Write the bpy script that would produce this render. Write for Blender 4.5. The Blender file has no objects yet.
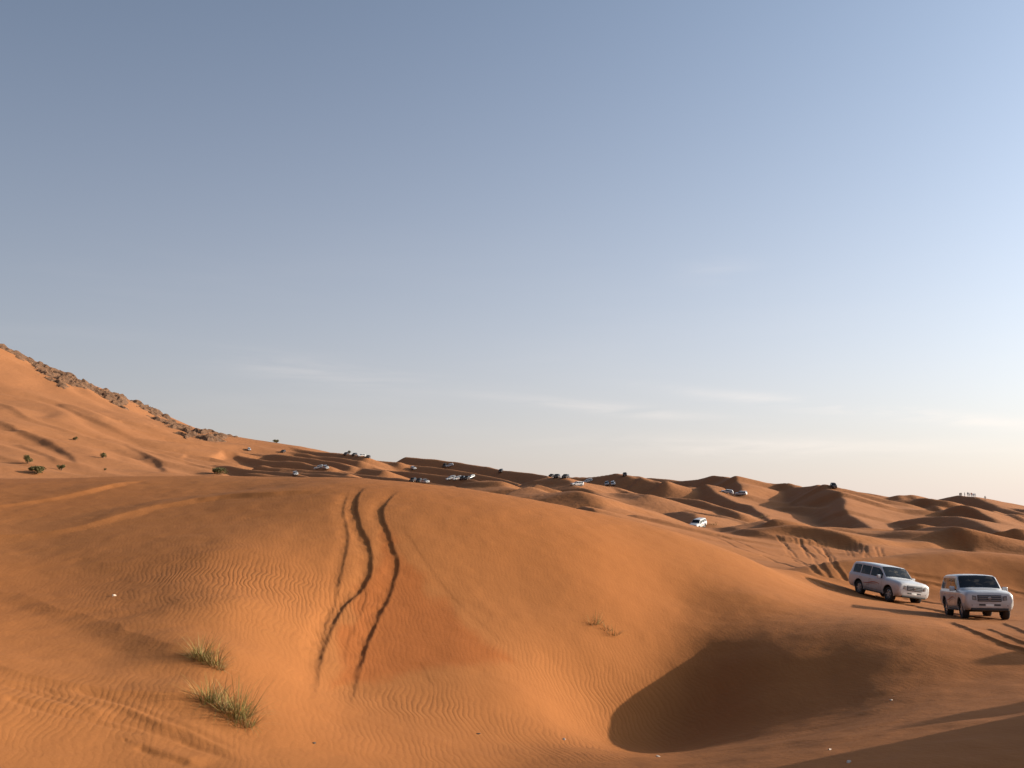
import bpy, bmesh, math, random
import numpy as np
from mathutils import Vector, Matrix

SC = bpy.context.scene
COL = SC.collection
R = math.radians
PI = math.pi
random.seed(7)
rng = np.random.default_rng(11)

# ------------------------------------------------------------------ camera model (eye = origin)
F, CX, CY, HZ = 1000.0, 512.0, 384.0, 512.0
PITCH = math.atan((HZ - CY) / F)
cP, sP = math.cos(PITCH), math.sin(PITCH)


def ray(px, py):
    """horizontal-normalised viewing ray: (x/y, 1, z/y)"""
    u, v = (px - CX) / F, (CY - py) / F
    y = cP - sP * v
    return u / y, 1.0, (sP + cP * v) / y


def wp(px, py, d):
    a, b, c = ray(px, py)
    return (a * d, d, c * d)


# ------------------------------------------------------------------ terrain
class TPS:
    def __init__(self, pts, unit, lam):
        p = np.array(pts, float)
        self.u = unit
        self.c = p[:, :2] / unit
        n = len(p)
        A = np.zeros((n + 3, n + 3))
        d2 = ((self.c[:, None] - self.c[None]) ** 2).sum(-1)
        A[:n, :n] = 0.5 * d2 * np.log(d2 + 1e-12) + lam * np.eye(n)
        A[:n, n] = 1
        A[:n, n + 1:] = self.c
        A[n, :n] = 1
        A[n + 1:, :n] = self.c.T
        b = np.zeros(n + 3)
        b[:n] = p[:, 2]
        self.w = np.linalg.solve(A, b)

    def __call__(self, x, y):
        X = (x / self.u)
        Y = (y / self.u)
        n = len(self.c)
        out = self.w[n] + self.w[n + 1] * X + self.w[n + 2] * Y
        for i in range(n):
            d2 = (X - self.c[i, 0]) ** 2 + (Y - self.c[i, 1]) ** 2 + 1e-12
            out = out + (0.5 * self.w[i]) * d2 * np.log(d2)
        return out


def smooth_path(P, n=8):
    P = np.array(P, float)
    out = []
    for i in range(len(P) - 1):
        p0, p1, p2, p3 = P[max(i - 1, 0)], P[i], P[i + 1], P[min(i + 2, len(P) - 1)]
        for k in range(n):
            t = k / n
            out.append(.5 * (2 * p1 + (p2 - p0) * t + (2 * p0 - 5 * p1 + 4 * p2 - p3) * t * t + (3 * p1 - p0 - 3 * p2 + p3) * t ** 3))
    out.append(P[-1])
    return np.array(out)


def sstep(a, b, x):
    t = np.clip((x - a) / (b - a), 0, 1)
    return t * t * (3 - 2 * t)


NEAR_COLS = {
    -260: [(768, 17), (690, 21), (640, 25), (600, 30), (560, 36), (525, 43), (495, 55), (480, 66)],
    -110: [(768, 18), (700, 21.5), (650, 25.5), (610, 31), (560, 38), (525, 45), (493, 56), (479, 66)],
    0: [(768, 19.2), (700, 22.7), (660, 25.8), (620, 31), (580, 37), (545, 43), (520, 48), (490, 57), (481, 64)],
    110: [(768, 20.5), (720, 23), (690, 25), (655, 28), (620, 32), (580, 37), (545, 42), (520, 47), (490, 56), (477, 64)],
    230: [(768, 21.5), (720, 24.2), (700, 25.2), (650, 28.7), (600, 33.5), (550, 40), (520, 45.5), (490, 54.5), (476, 63)],
    330: [(768, 23), (720, 27), (690, 30), (650, 33), (600, 37), (550, 41.5), (520, 45), (495, 49), (483, 52.5), (477.5, 58)],
    430: [(768, 25.0), (740, 27.4), (720, 29.2), (690, 31.5), (650, 34.5), (600, 38.5), (550, 42.5), (520, 45.5), (495, 49.5), (484.5, 54.5)],
    520: [(768, 26.2), (740, 29.3), (720, 30.8), (690, 33), (650, 36), (600, 39.8), (550, 43.8), (520, 47), (499, 52)],
    600: [(768, 25.4), (752, 28.4), (739, 33.0), (706, 35.2), (655, 37.4), (600, 41), (550, 45.5), (517, 51.5)],
    680: [(768, 23.8), (756, 27), (748, 32.0), (723, 34.6), (684, 36.8), (650, 39), (600, 43.5), (560, 47.5), (536, 51.5)],
    750: [(777, 20), (755, 24), (744, 27), (734, 30), (703, 33), (662, 36), (634, 39), (595, 44), (560, 51.5)],
    830: [(762, 20), (738, 24), (727, 27), (710, 30), (676, 33), (640, 36), (622, 39), (606, 45), (597, 50), (590, 57)],
    890: [(752, 20), (727, 24), (712, 27), (690, 30), (655, 33), (627, 36), (619, 39), (612, 44), (606, 50), (600, 57)],
    975: [(739, 20), (714, 24), (698, 27), (678, 30), (647, 33), (630, 36), (624, 40), (618, 45), (610, 51), (604, 57)],
    1060: [(727, 20), (704, 24), (686, 27), (666, 30), (640, 33), (628, 36), (623, 40), (616, 45), (609, 51), (603, 57)],
    1180: [(712, 20), (690, 24), (672, 27), (654, 30), (634, 33), (626, 36), (622, 40), (613, 45), (602, 52)],
}
near = []
for px, L in NEAR_COLS.items():
    for py, d in L:
        near.append(wp(px, py, d))
# the ground under the camera and around it
near += [(0, 0, -1.7), (-8, 0, -1.6), (8, 0, -1.9), (0, 8, -3.2), (-6, 9, -3.0), (6, 9, -3.5), (0, -12, -2.2),
         (-20, -6, -1.5), (20, -6, -2.0), (-22, 8, -2.0), (16, 10, -4.2), (22, 14, -4.6), (0, -40, -3.5), (35, 0, -3.5),
         (-40, -10, -1), (-45, 20, 0.2), (-55, 45, 2.0), (30, 24, -5.2), (45, 20, -4.4), (60, 40, -4.0)]
# the land behind the near crest
MID = [(-300, 474, 90), (-110, 481, 90), (0, 492, 85), (0, 492, 110), (110, 492, 85), (110, 494, 110), (230, 496, 85),
       (230, 497, 110), (330, 500, 75), (330, 506, 92), (330, 508, 112), (430, 510, 70), (430, 530, 90), (430, 524, 115),
       (520, 530, 70), (520, 542, 90), (520, 530, 115), (600, 550, 72), (600, 548, 92), (600, 528, 115), (680, 566, 72),
       (690, 556, 92), (690, 541, 120), (760, 574, 65), (760, 565, 85), (750, 560, 110),
       (800, 572, 62), (800, 571, 75), (840, 568, 85), (840, 561, 70), (865, 558.5, 72), (906, 554.5, 72), (951, 555.5, 70), (1024, 562, 68),
       (1110, 570, 66), (865, 592, 64), (906, 594, 64), (951, 592, 64), (1024, 588, 65),
       (865, 566, 92), (906, 562, 92), (951, 566, 90), (1024, 574, 88), (1110, 585, 85),
       (1180, 580, 70), (1180, 585, 95), (1300, 570, 60), (1300, 580, 90)]
near += [wp(*p) for p in MID]
NEAR = TPS(near, 12.0, 0.004)

FARP = [p for p in MID if p[2] >= 84]
FARP += [
    # the long sand slope and its rocky crest on the left
    (-420, 300, 640), (-200, 320, 640), (0, 346, 640), (40, 368, 640), (90, 385, 640), (130, 402, 640), (190, 432, 620),
    (240, 439, 600), (300, 447, 570), (370, 456, 540), (430, 460, 510), (480, 467, 490), (560, 477, 460), (640, 481, 440), (720, 484, 420),
    (800, 491, 410), (900, 503, 420), (1024, 510, 420), (1150, 512, 420),
    (-420, 395, 450), (-200, 400, 450), (0, 412, 450), (90, 427, 450), (180, 443, 450), (270, 456, 440), (350, 464, 430),
    (-420, 440, 330), (-200, 442, 330), (0, 448, 330), (110, 456, 330), (210, 466, 330), (300, 474, 320), (380, 480, 310), (450, 488, 290), (520, 497, 270), (600, 504, 260),
    (-420, 466, 220), (-200, 469, 220), (0, 474, 220), (110, 476, 210), (230, 482, 200), (330, 492, 190), (430, 507, 180), (520, 517, 170), (600, 522, 165),
    (-200, 480, 150), (0, 487, 150), (150, 488, 150), (300, 500, 150),
    (470, 474, 430), (420, 470, 420), (540, 484, 370), (620, 490, 370),
    (660, 527, 170), (697, 533.5, 205), (740, 530, 200), (700, 512, 270), (780, 508, 300), (760, 538, 165), (820, 540, 160), (850, 520, 260),
    (900, 522, 280), (960, 530, 260), (1024, 538, 240), (920, 550, 170), (1000, 556, 150), (880, 507, 350), (980, 515, 330), (1060, 520, 320),
    (1150, 540, 230), (1150, 560, 150), (1300, 560, 150), (1300, 540, 250), (1300, 520, 400),
]
far = [wp(*p) for p in FARP]
far += [(-700, 900, 60), (-350, 900, 40), (-150, 850, 12), (0, 800, -4), (200, 800, -8), (450, 800, -8), (700, 500, -6), (600, 200, -6), (400, 60, -6), (-350, 60, 4), (-500, 200, 30)]
FAR = TPS(far, 80.0, 0.002)

# dune ridges: crest points (px, py, distance), lee slope (deg, camera-left side), stoss slope, rounding
RIDGES = [
    # people dune and the right-hand group
    ([(880, 508, 420), (905, 504.5, 405), (935, 500, 385), (958, 495.5, 365), (974, 496.5, 350), (990, 503, 332), (1006, 510, 315), (1040, 519, 290), (1090, 530, 265)], 31, 12, .8),
    ([(846, 490.5, 420), (868, 493, 405), (886, 498, 385), (900, 503, 370)], 30, 10, .7),
    ([(858, 497, 330), (880, 503, 315), (912, 503.5, 300), (944, 510.5, 275), (982, 518.5, 250), (1005, 527, 232), (1040, 537, 212), (1090, 552, 190)], 30, 11, .7),
    ([(900, 520, 235), (925, 516.5, 228), (958, 516.5, 216), (978, 520.5, 204), (994, 528.5, 190), (1018, 539, 174), (1060, 553, 158), (1110, 568, 140)], 30, 12, .7),
    ([(896, 542, 172), (915, 538.5, 166), (932, 539, 158), (950, 544, 148), (978, 553, 136), (1012, 561, 124)], 28, 12, .8),
    # B
    ([(748, 485.5, 365), (768, 485, 352), (795, 487.5, 335), (815, 485.5, 318), (824, 487, 305), (837, 494.5, 285), (847, 503, 266), (850, 512, 250), (862, 521, 232), (875, 530, 212), (892, 538, 196)], 31, 13, .7),
    # A and A2
    ([(655, 482, 420), (680, 481, 405), (700, 479, 390), (714, 476, 378), (726, 478.5, 365), (737, 478.5, 352), (741, 486, 335), (744, 494, 318)], 31, 13, .6),
    ([(705, 489, 335), (719, 494, 316), (734, 501, 296), (751, 506.5, 276), (764, 514, 256), (775, 521, 238)], 31, 12, .5),
    # M2 with the tracks, its dark left wedge
    ([(688, 541.5, 222), (712, 538.5, 210), (738, 532.5, 194), (757, 526, 181), (766, 524.5, 175), (774, 528, 166)], 30, 14, .5),
    ([(808, 571, 82), (842, 561.5, 77), (880, 557, 73), (930, 554.5, 67), (985, 557.5, 61), (1040, 565, 56)], 21, 9, 1.2),
    ([(775, 508, 300), (800, 506, 290), (822, 509, 276), (842, 515, 260), (856, 523, 240)], 30, 16, .6),
    ([(852, 500, 350), (880, 500, 335), (905, 503, 322)], 30, 14, .6),
    ([(640, 499, 300), (668, 497, 290), (696, 499, 278), (722, 506, 262), (742, 514, 245)], 30, 18, .6),
    ([(655, 512, 262), (690, 511, 250), (722, 516, 236), (748, 523, 220)], 29, 18, .6),
    ([(900, 528, 215), (935, 526, 206), (965, 531, 194), (995, 540, 178), (1030, 551, 162)], 29, 16, .6),
    ([(560, 489, 330), (590, 487, 322), (615, 488, 310), (632, 493, 296)], 30, 16, .5),
    ([(610, 485, 390), (650, 487, 370), (690, 489, 350), (712, 493, 335)], 31, 16, .6),
    ([(765, 524.5, 176), (800, 529, 172), (840, 535, 166), (880, 541, 156), (930, 549.5, 140), (985, 558, 122)], 13, 14, .9),
    # middle dunes
    ([(590, 498, 290), (612, 494, 282), (636, 492.5, 274), (652, 495, 264)], 14, 16, .7),
    ([(668, 513, 240), (684, 511, 232), (696, 513.5, 222), (704, 521, 210)], 20, 12, .6),
    ([(571, 512, 150), (588, 508.5, 146), (596, 512, 138), (604, 517, 130), (625, 525, 112)], 28, 12, .4),
    ([(463, 497, 245), (480, 486, 240), (502, 489, 230), (524, 495, 215), (548, 500, 200), (566, 500, 195), (590, 508, 180)], 15, 12, .8),
    ([(520, 487, 330), (545, 478, 318), (566, 478, 308), (580, 488, 290), (598, 493, 278), (612, 498, 262)], 20, 12, .7),
    ([(560, 477.5, 400), (590, 476.5, 390), (614, 473.5, 378), (632, 477, 362), (650, 483, 350), (668, 487, 335)], 30, 13, .6),
    ([(630, 480, 440), (650, 477.5, 430), (672, 479.5, 415), (690, 483, 400)], 28, 12, .6),
    # the dark lee faces left of the centre
    ([(405, 457.5, 520), (430, 459, 500), (455, 462, 480), (482, 466, 455), (505, 470.5, 430), (530, 473, 405), (545, 476, 385), (556, 482, 365), (566, 489, 345)], 32, 18, .7),
    ([(380, 463, 490), (410, 465, 470), (440, 468, 450), (470, 472.5, 425), (498, 478, 398), (518, 485, 370)], 32, 18, .6),
    ([(365, 468, 455), (400, 471, 430), (430, 474, 405), (455, 477, 385), (482, 482, 360), (500, 488, 338)], 32, 18, .6),
    ([(345, 457.5, 510), (370, 460, 490), (400, 462.5, 468)], 32, 18, .6),
    ([(335, 472, 405), (370, 475.5, 382), (400, 479, 358), (425, 482, 338), (450, 487, 315)], 32, 18, .6),
    ([(290, 462, 460), (320, 464, 440), (355, 467, 415), (385, 471, 390)], 32, 18, .6),
    ([(280, 470, 385), (310, 473, 365), (340, 476, 345), (370, 479, 325), (395, 483, 305)], 32, 18, .6),
    ([(265, 450, 530), (295, 453, 505), (330, 457, 480), (360, 461, 455)], 30, 18, .7),
    ([(235, 456, 475), (265, 459.5, 450), (300, 463, 425), (330, 467, 402)], 32, 18, .6),
    ([(215, 464, 410), (245, 467, 388), (275, 471, 366), (305, 475, 343), (330, 479, 322)], 32, 18, .6),
    ([(252, 444, 560), (280, 446.5, 540), (310, 450, 515), (340, 454, 490), (365, 457, 468)], 32, 18, .6),
    ([(240, 451, 500), (270, 454, 480), (300, 458, 455), (330, 462, 430), (352, 466, 408)], 32, 18, .6),
    ([(262, 466, 400), (292, 468, 384), (322, 470.5, 366), (350, 474, 346)], 32, 18, .6),
    ([(250, 474, 330), (290, 476, 316), (330, 479, 300), (365, 483, 284)], 31, 18, .6),
    # land to the right of the frame
    ([(1060, 520, 330), (1110, 528, 300), (1180, 540, 250), (1250, 560, 200)], 28, 12, .8),
    ([(1100, 512, 500), (1180, 508, 450), (1280, 520, 380)], 28, 12, .8),
]
RIDGES = [([wp(*p) for p in pts], a, b, r) for pts, a, b, r in RIDGES]


def far_base(x, y):
    cut = sstep(180, 290, y) * sstep(-200, -110, x + .05 * y)
    cut = cut * (1 - .92 * sstep(465, 545, y) * sstep(-55, -115, x))
    return FAR(x, y) - (6.0 + 2.5 * sstep(-110, -60, x)) * cut


def hit_far(px, py, d0=220, d1=700):
    a, b, c = ray(px, py)
    t = np.linspace(d0, d1, 500)
    g = far_base(a * t, t) - c * t
    i = np.argmax(g >= 0) if (g >= 0).any() else int(np.argmax(g))
    return a * t[i], t[i], c * t[i]


# dark bands crossing the left slope: low ridges riding on the slope
for pix, amp, lee in [([(135, 432), (165, 439), (195, 446), (230, 453)], 2.6, 31), ([(165, 447), (190, 451), (225, 456), (260, 460)], 3.0, 31),
                      ([(100, 440), (125, 449), (145, 458), (160, 467), (168, 474)], 2.0, 30), ([(130, 452), (160, 460), (190, 467), (215, 472)], 2.6, 31),
                      ([(2, 424), (22, 434), (45, 444), (62, 452), (74, 460), (80, 467)], 2.0, 31), ([(0, 457), (22, 463), (45, 468)], 1.0, 26),
                      ([(60, 405), (85, 417), (110, 428), (135, 440)], 1.3, 26), ([(0, 404), (30, 418), (60, 430), (90, 441)], 1.2, 24),
                      ([(95, 412), (120, 421), (150, 429)], 1.2, 26), ([(20, 445), (45, 455), (58, 463)], 1.0, 26), ([(180, 459), (210, 464), (240, 469)], 2.4, 31)]:
    P = [hit_far(*q) for q in pix]
    RIDGES.append(([(a, b, c + amp * (.35 + .65 * math.sin(PI * (k + .6) / (len(P) + .2)))) for k, (a, b, c) in enumerate(P)], lee, 7, .8))

# low relief riding on the near dune: sand tails behind the tufts, old creases (height, width to the camera side, width behind)
TAILS = []
for pix, d0, d1, amp, wf, wb in [([(208, 662), (185, 653), (150, 642), (100, 624), (50, 607), (0, 590), (-40, 578)], 15, 60, .11, 1.1, 2.4),
                                 ([(212, 706), (190, 703), (150, 700), (105, 693), (60, 684), (0, 668), (-40, 655)], 12, 50, .15, .65, 2.0),
                                 ([(250, 768), (205, 744), (150, 722), (100, 704), (50, 690), (0, 680)], 10, 45, .07, .24, .9),
                                 ([(205, 768), (165, 755), (132, 744)], 10, 45, .07, .24, .8), ([(120, 722), (60, 706), (0, 695)], 10, 45, .07, .24, .9),
                                 ([(345, 491), (280, 494), (220, 499), (160, 508), (110, 520), (60, 532), (0, 537)], 35, 70, .16, .8, 3.0),
                                 ([(150, 479), (100, 489), (60, 498), (0, 506)], 35, 75, .15, .8, 3.0)]:
    P = []
    for q in pix:
        a, b, c = ray(*q)
        t = np.linspace(d0, d1, 500)
        g = NEAR(a * t, t) - c * t
        i = np.argmax(g >= 0) if (g >= 0).any() else int(np.argmax(g))
        P.append((a * t[i], t[i]))
    TAILS.append((smooth_path(P, 5), amp, wf, wb))


def tail_h(x, y, T):
    P, amp, wf, wb = T
    bd = np.full(x.shape, 1e18)
    bt, bs = np.zeros(x.shape), np.zeros(x.shape)
    n = len(P) - 1
    for k in range(n):
        dx, dy = P[k + 1] - P[k]
        t = np.clip(((x - P[k, 0]) * dx + (y - P[k, 1]) * dy) / (dx * dx + dy * dy), 0, 1)
        ex, ey = x - P[k, 0] - t * dx, y - P[k, 1] - t * dy
        d2 = ex * ex + ey * ey
        m = d2 < bd
        bd, bt = np.where(m, d2, bd), np.where(m, (k + t) / n, bt)
        bs = np.where(m, -(ex * dy - ey * dx) * np.sign(dx), bs)      # > 0 on the far side
    d = np.sqrt(bd)
    w = np.where(bs > 0, wb, wf)
    u = np.clip(1 - d / w, 0, 1)
    prof = np.where(bs > 0, u * u * (3 - 2 * u), u * u * (1.6 - .6 * u))
    return amp * prof * sstep(0, .28, bt) * (1 - .6 * sstep(.3, 1, bt))


# unseen sand mounds added right of the frame to cast the foreground shadow bands
SHADOW_MOUNDS = [([(17.6, 31.2, -4.15), (21.0, 31.6, -2.75), (26, 31.8, -1.0)], 33, 33, .4), ([(15.4, 25.6, -4.8), (19.0, 24.9, -2.5), (25, 24.0, 0.0)], 33, 33, .4), ([(12.6, 22.9, -4.3), (16, 20.5, -1.6), (22, 17, 1.2)], 36, 36, .4)]


def ridge_h(x, y, ridge):
    pts, lee, sto, rr = ridge
    tl, ts = math.tan(R(lee)), math.tan(R(sto))
    best = np.full(x.shape, -1e9)
    bd = np.full(x.shape, 1e18)
    bz = np.zeros(x.shape)
    bs = np.zeros(x.shape)
    for (x0, y0, z0), (x1, y1, z1) in zip(pts[:-1], pts[1:]):
        dx, dy = x1 - x0, y1 - y0
        L2 = dx * dx + dy * dy
        t = np.clip(((x - x0) * dx + (y - y0) * dy) / L2, 0, 1)
        ex, ey = x - x0 - t * dx, y - y0 - t * dy
        d2 = ex * ex + ey * ey
        L = math.sqrt(L2)
        s = (ex * dy - ey * dx) / L      # > 0 on the right-hand (lee) side
        m = d2 < bd
        bd = np.where(m, d2, bd)
        bz = np.where(m, z0 + t * (z1 - z0), bz)
        bs = np.where(m, s, bs)
    d = np.sqrt(bd)
    k = np.clip(0.5 + 0.5 * bs / np.maximum(d, 0.3), 0, 1)
    sl = ts + (tl - ts) * k
    # the lee eases out at its foot
    dd = np.sqrt(bd + rr * rr) - rr
    drop = sl * dd + 0.7 * np.maximum(d - 38, 0)
    return bz - drop


# --- cheap value noise
_perm = rng.random((256, 256))


def vnoise(x, y):
    xi, yi = np.floor(x).astype(int), np.floor(y).astype(int)
    fx, fy = x - xi, y - yi
    fx, fy = fx * fx * fx * (fx * (fx * 6 - 15) + 10), fy * fy * fy * (fy * (fy * 6 - 15) + 10)
    g = lambda a, b: _perm[a & 255, b & 255]
    return ((g(xi, yi) * (1 - fx) + g(xi + 1, yi) * fx) * (1 - fy) + (g(xi, yi + 1) * (1 - fx) + g(xi + 1, yi + 1) * fx) * fy) * 2 - 1


def fbm(x, y, o=3):
    s, a = 0, 1.0
    for i in range(o):
        s = s + a * vnoise(x + 17.3 * i, y + 31.7 * i)
        x, y, a = x * 2.03, y * 2.03, a * 0.5
    return s


RUTS = []   # (points xy, half width, depth, berm)


def far_h(x, y):
    wx = x + 3.0 * fbm(x / 28, y / 28, 2)
    wy = y + 3.0 * fbm(x / 28 + 50, y / 28 + 9, 2)
    h = far_base(x, y)
    k = 0.9
    for rd in RIDGES:
        ax = [p[0] for p in rd[0]]
        ay = [p[1] for p in rd[0]]
        m = (x > min(ax) - 70) & (x < max(ax) + 70) & (y > min(ay) - 60) & (y < max(ay) + 90)
        if not m.any():
            continue
        q = 0.25
        rx = x[m] + q * (wx[m] - x[m])
        ry = y[m] + q * (wy[m] - y[m])
        b = ridge_h(rx, ry, rd)
        a = h[m]
        hh = np.maximum(k - np.abs(a - b), 0) / k
        h[m] = np.maximum(a, b) + hh * hh * k * 0.25
    r = np.hypot(x, y)
    h = h + 0.22 * fbm(x / 17, y / 17, 3) * sstep(80, 140, r)
    # small crescent dunes between the big crests, steep towards camera-left
    em = sstep(120, 165, r) * sstep(400, 320, r) * sstep(-60, 10, x)
    if (em > 0).any():
        for lam, amp, sd in ((27.0, 1.9, 0.0), (15.0, .9, 7.3)):
            u = -(x * .74 + y * .67) / lam + 1.1 * fbm(x / 46 + sd, y / 46, 2)
            t = u - np.floor(u)
            w = np.where(t < .83, sstep(0, .83, t) * .6 + .4 * t / .83, 1 - sstep(.83, 1.0, t))
            h = h + em * amp * w * sstep(-.15, .55, fbm(x / 70 + 3 + sd, y / 70, 2))
    # long soft streaks down the left slope
    lm = sstep(-40, -110, x) * sstep(180, 260, y)
    if (lm > 0).any():
        s = (x * 0.5 + y * 0.87) / 15 + 1.3 * fbm(x / 60, y / 60, 2)
        h = h + lm * 0.5 * np.sin(s * 2 * PI * .5) + lm * sstep(520, 430, y) * 0.35 * np.sin(s * 2 * PI * 1.1 + 1) * vnoise(x / 50, y / 50)
    return h


def base_h(x, y):
    x = np.asarray(x, float)
    y = np.asarray(y, float)
    r = np.hypot(x, y)
    az = np.abs(np.arctan2(x, y))
    out = np.zeros(x.shape)
    w = sstep(84, 112, r)
    behind = sstep(1.3, 2.1, az) * sstep(20, 60, r)
    m = w < 1
    if m.any():
        nh = NEAR(x[m], y[m])
        if ((x[m] < 0) & (y[m] > 14) & (y[m] < 75)).any():
            xm, ym = x[m], y[m]
            for rd in TAILS:
                ax, ay = rd[0][:, 0], rd[0][:, 1]
                mm = (xm > ax.min() - 4) & (xm < ax.max() + 4) & (ym > ay.min() - 4) & (ym < ay.max() + 4)
                if mm.any():
                    nh[mm] += tail_h(xm[mm] + .12 * vnoise(xm[mm] / .7, ym[mm] / .7), ym[mm] + .15 * vnoise(xm[mm] / .8 + 9, ym[mm] / .8), rd)
        if ((x[m] > 8) & (y[m] > 10) & (y[m] < 42)).any():
            for rd in SHADOW_MOUNDS:
                nh = np.maximum(nh, np.where((x[m] > 8) & (x[m] < 36), ridge_h(x[m], y[m], rd), -99))
        out[m] += (1 - w[m]) * nh
    m = (w > 0)
    if m.any():
        out[m] += w[m] * far_h(x[m], y[m])
    out = out * (1 - behind) + behind * (-4 + 1.5 * fbm(x / 90, y / 90, 3))
    edge = sstep(850, 1500, r)
    out = out * (1 - edge) + edge * (-9.0)
    return out


def detail_h(x, y, h):
    r = np.hypot(x, y)
    n = sstep(110, 70, r)
    h = h + n * (0.028 * fbm(x / 4.2, y / 4.2, 3) + 0.012 * fbm(x / 0.9, y / 0.9, 2))
    for pts, hw, dep, berm in RUTS:
        ax, ay = pts[:, 0], pts[:, 1]
        mg = hw * 4 + .2
        m = (x > ax.min() - mg) & (x < ax.max() + mg) & (y > ay.min() - mg) & (y < ay.max() + mg)
        if not m.any():
            continue
        X, Y = x[m], y[m]
        X = X + .22 * hw * vnoise(X / .35, Y / .6) + .10 * hw * vnoise(X / .1, Y / .16)
        bd = np.full(X.shape, 1e18)
        bt = np.zeros(X.shape)
        bx = np.zeros(X.shape)
        n_ = len(pts) - 1
        for i in range(n_):
            dx, dy = pts[i + 1] - pts[i]
            t = np.clip(((X - pts[i, 0]) * dx + (Y - pts[i, 1]) * dy) / (dx * dx + dy * dy), 0, 1)
            d2 = (X - pts[i, 0] - t * dx) ** 2 + (Y - pts[i, 1] - t * dy) ** 2
            k = d2 < bd
            bd = np.where(k, d2, bd)
            bt = np.where(k, (i + t) / n_, bt)
            bx = np.where(k, X - pts[i, 0] - t * dx, bx)
        d = np.sqrt(bd) / hw
        if 25 < pts[0, 1] < 70:
            d = d * np.where(bx < 0, .3, 1.0)      # sunward-facing bank shaped gentler to mute its bright lit side
        fade = sstep(0, .12, bt) * sstep(1, .8, bt)
        prof = -dep * np.exp(-(d ** 2.4) * 0.75) + (bx > 0) * berm * np.exp(-((d - 1.55) / .45) ** 2)
        wob = 1 + .25 * vnoise(X / .35, Y / .35)
        h[m] += prof * fade * wob
    return h


def ground(x, y):
    x = np.atleast_1d(np.asarray(x, float))
    y = np.atleast_1d(np.asarray(y, float))
    return detail_h(x, y, base_h(x, y))


def gz(x, y):
    return float(ground([x], [y])[0])


def hit(px, py, d0, d1, n=600):
    """first terrain point along a viewing ray between two distances (else the closest approach)"""
    a, b, c = ray(px, py)
    t = np.linspace(d0, d1, n)
    g = base_h(a * t, t) - c * t
    i = np.argmax(g >= 0) if (g >= 0).any() else int(np.argmax(g))
    d = t[i]
    return (a * d, d, float(base_h(np.array([a * d]), np.array([d]))[0]))


def gnormal(x, y, e=1.0):
    z = ground([x - e, x + e, x, x], [y, y, y - e, y + e])
    return Vector((-(z[1] - z[0]) / (2 * e), -(z[3] - z[2]) / (2 * e), 1)).normalized()


def rut(pix, d0, d1, hw, dep, berm, sm=5):
    pts = [hit(px, py, d0, d1)[:2] for px, py in pix]
    RUTS.append((smooth_path(pts, sm), hw, dep, berm))


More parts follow.
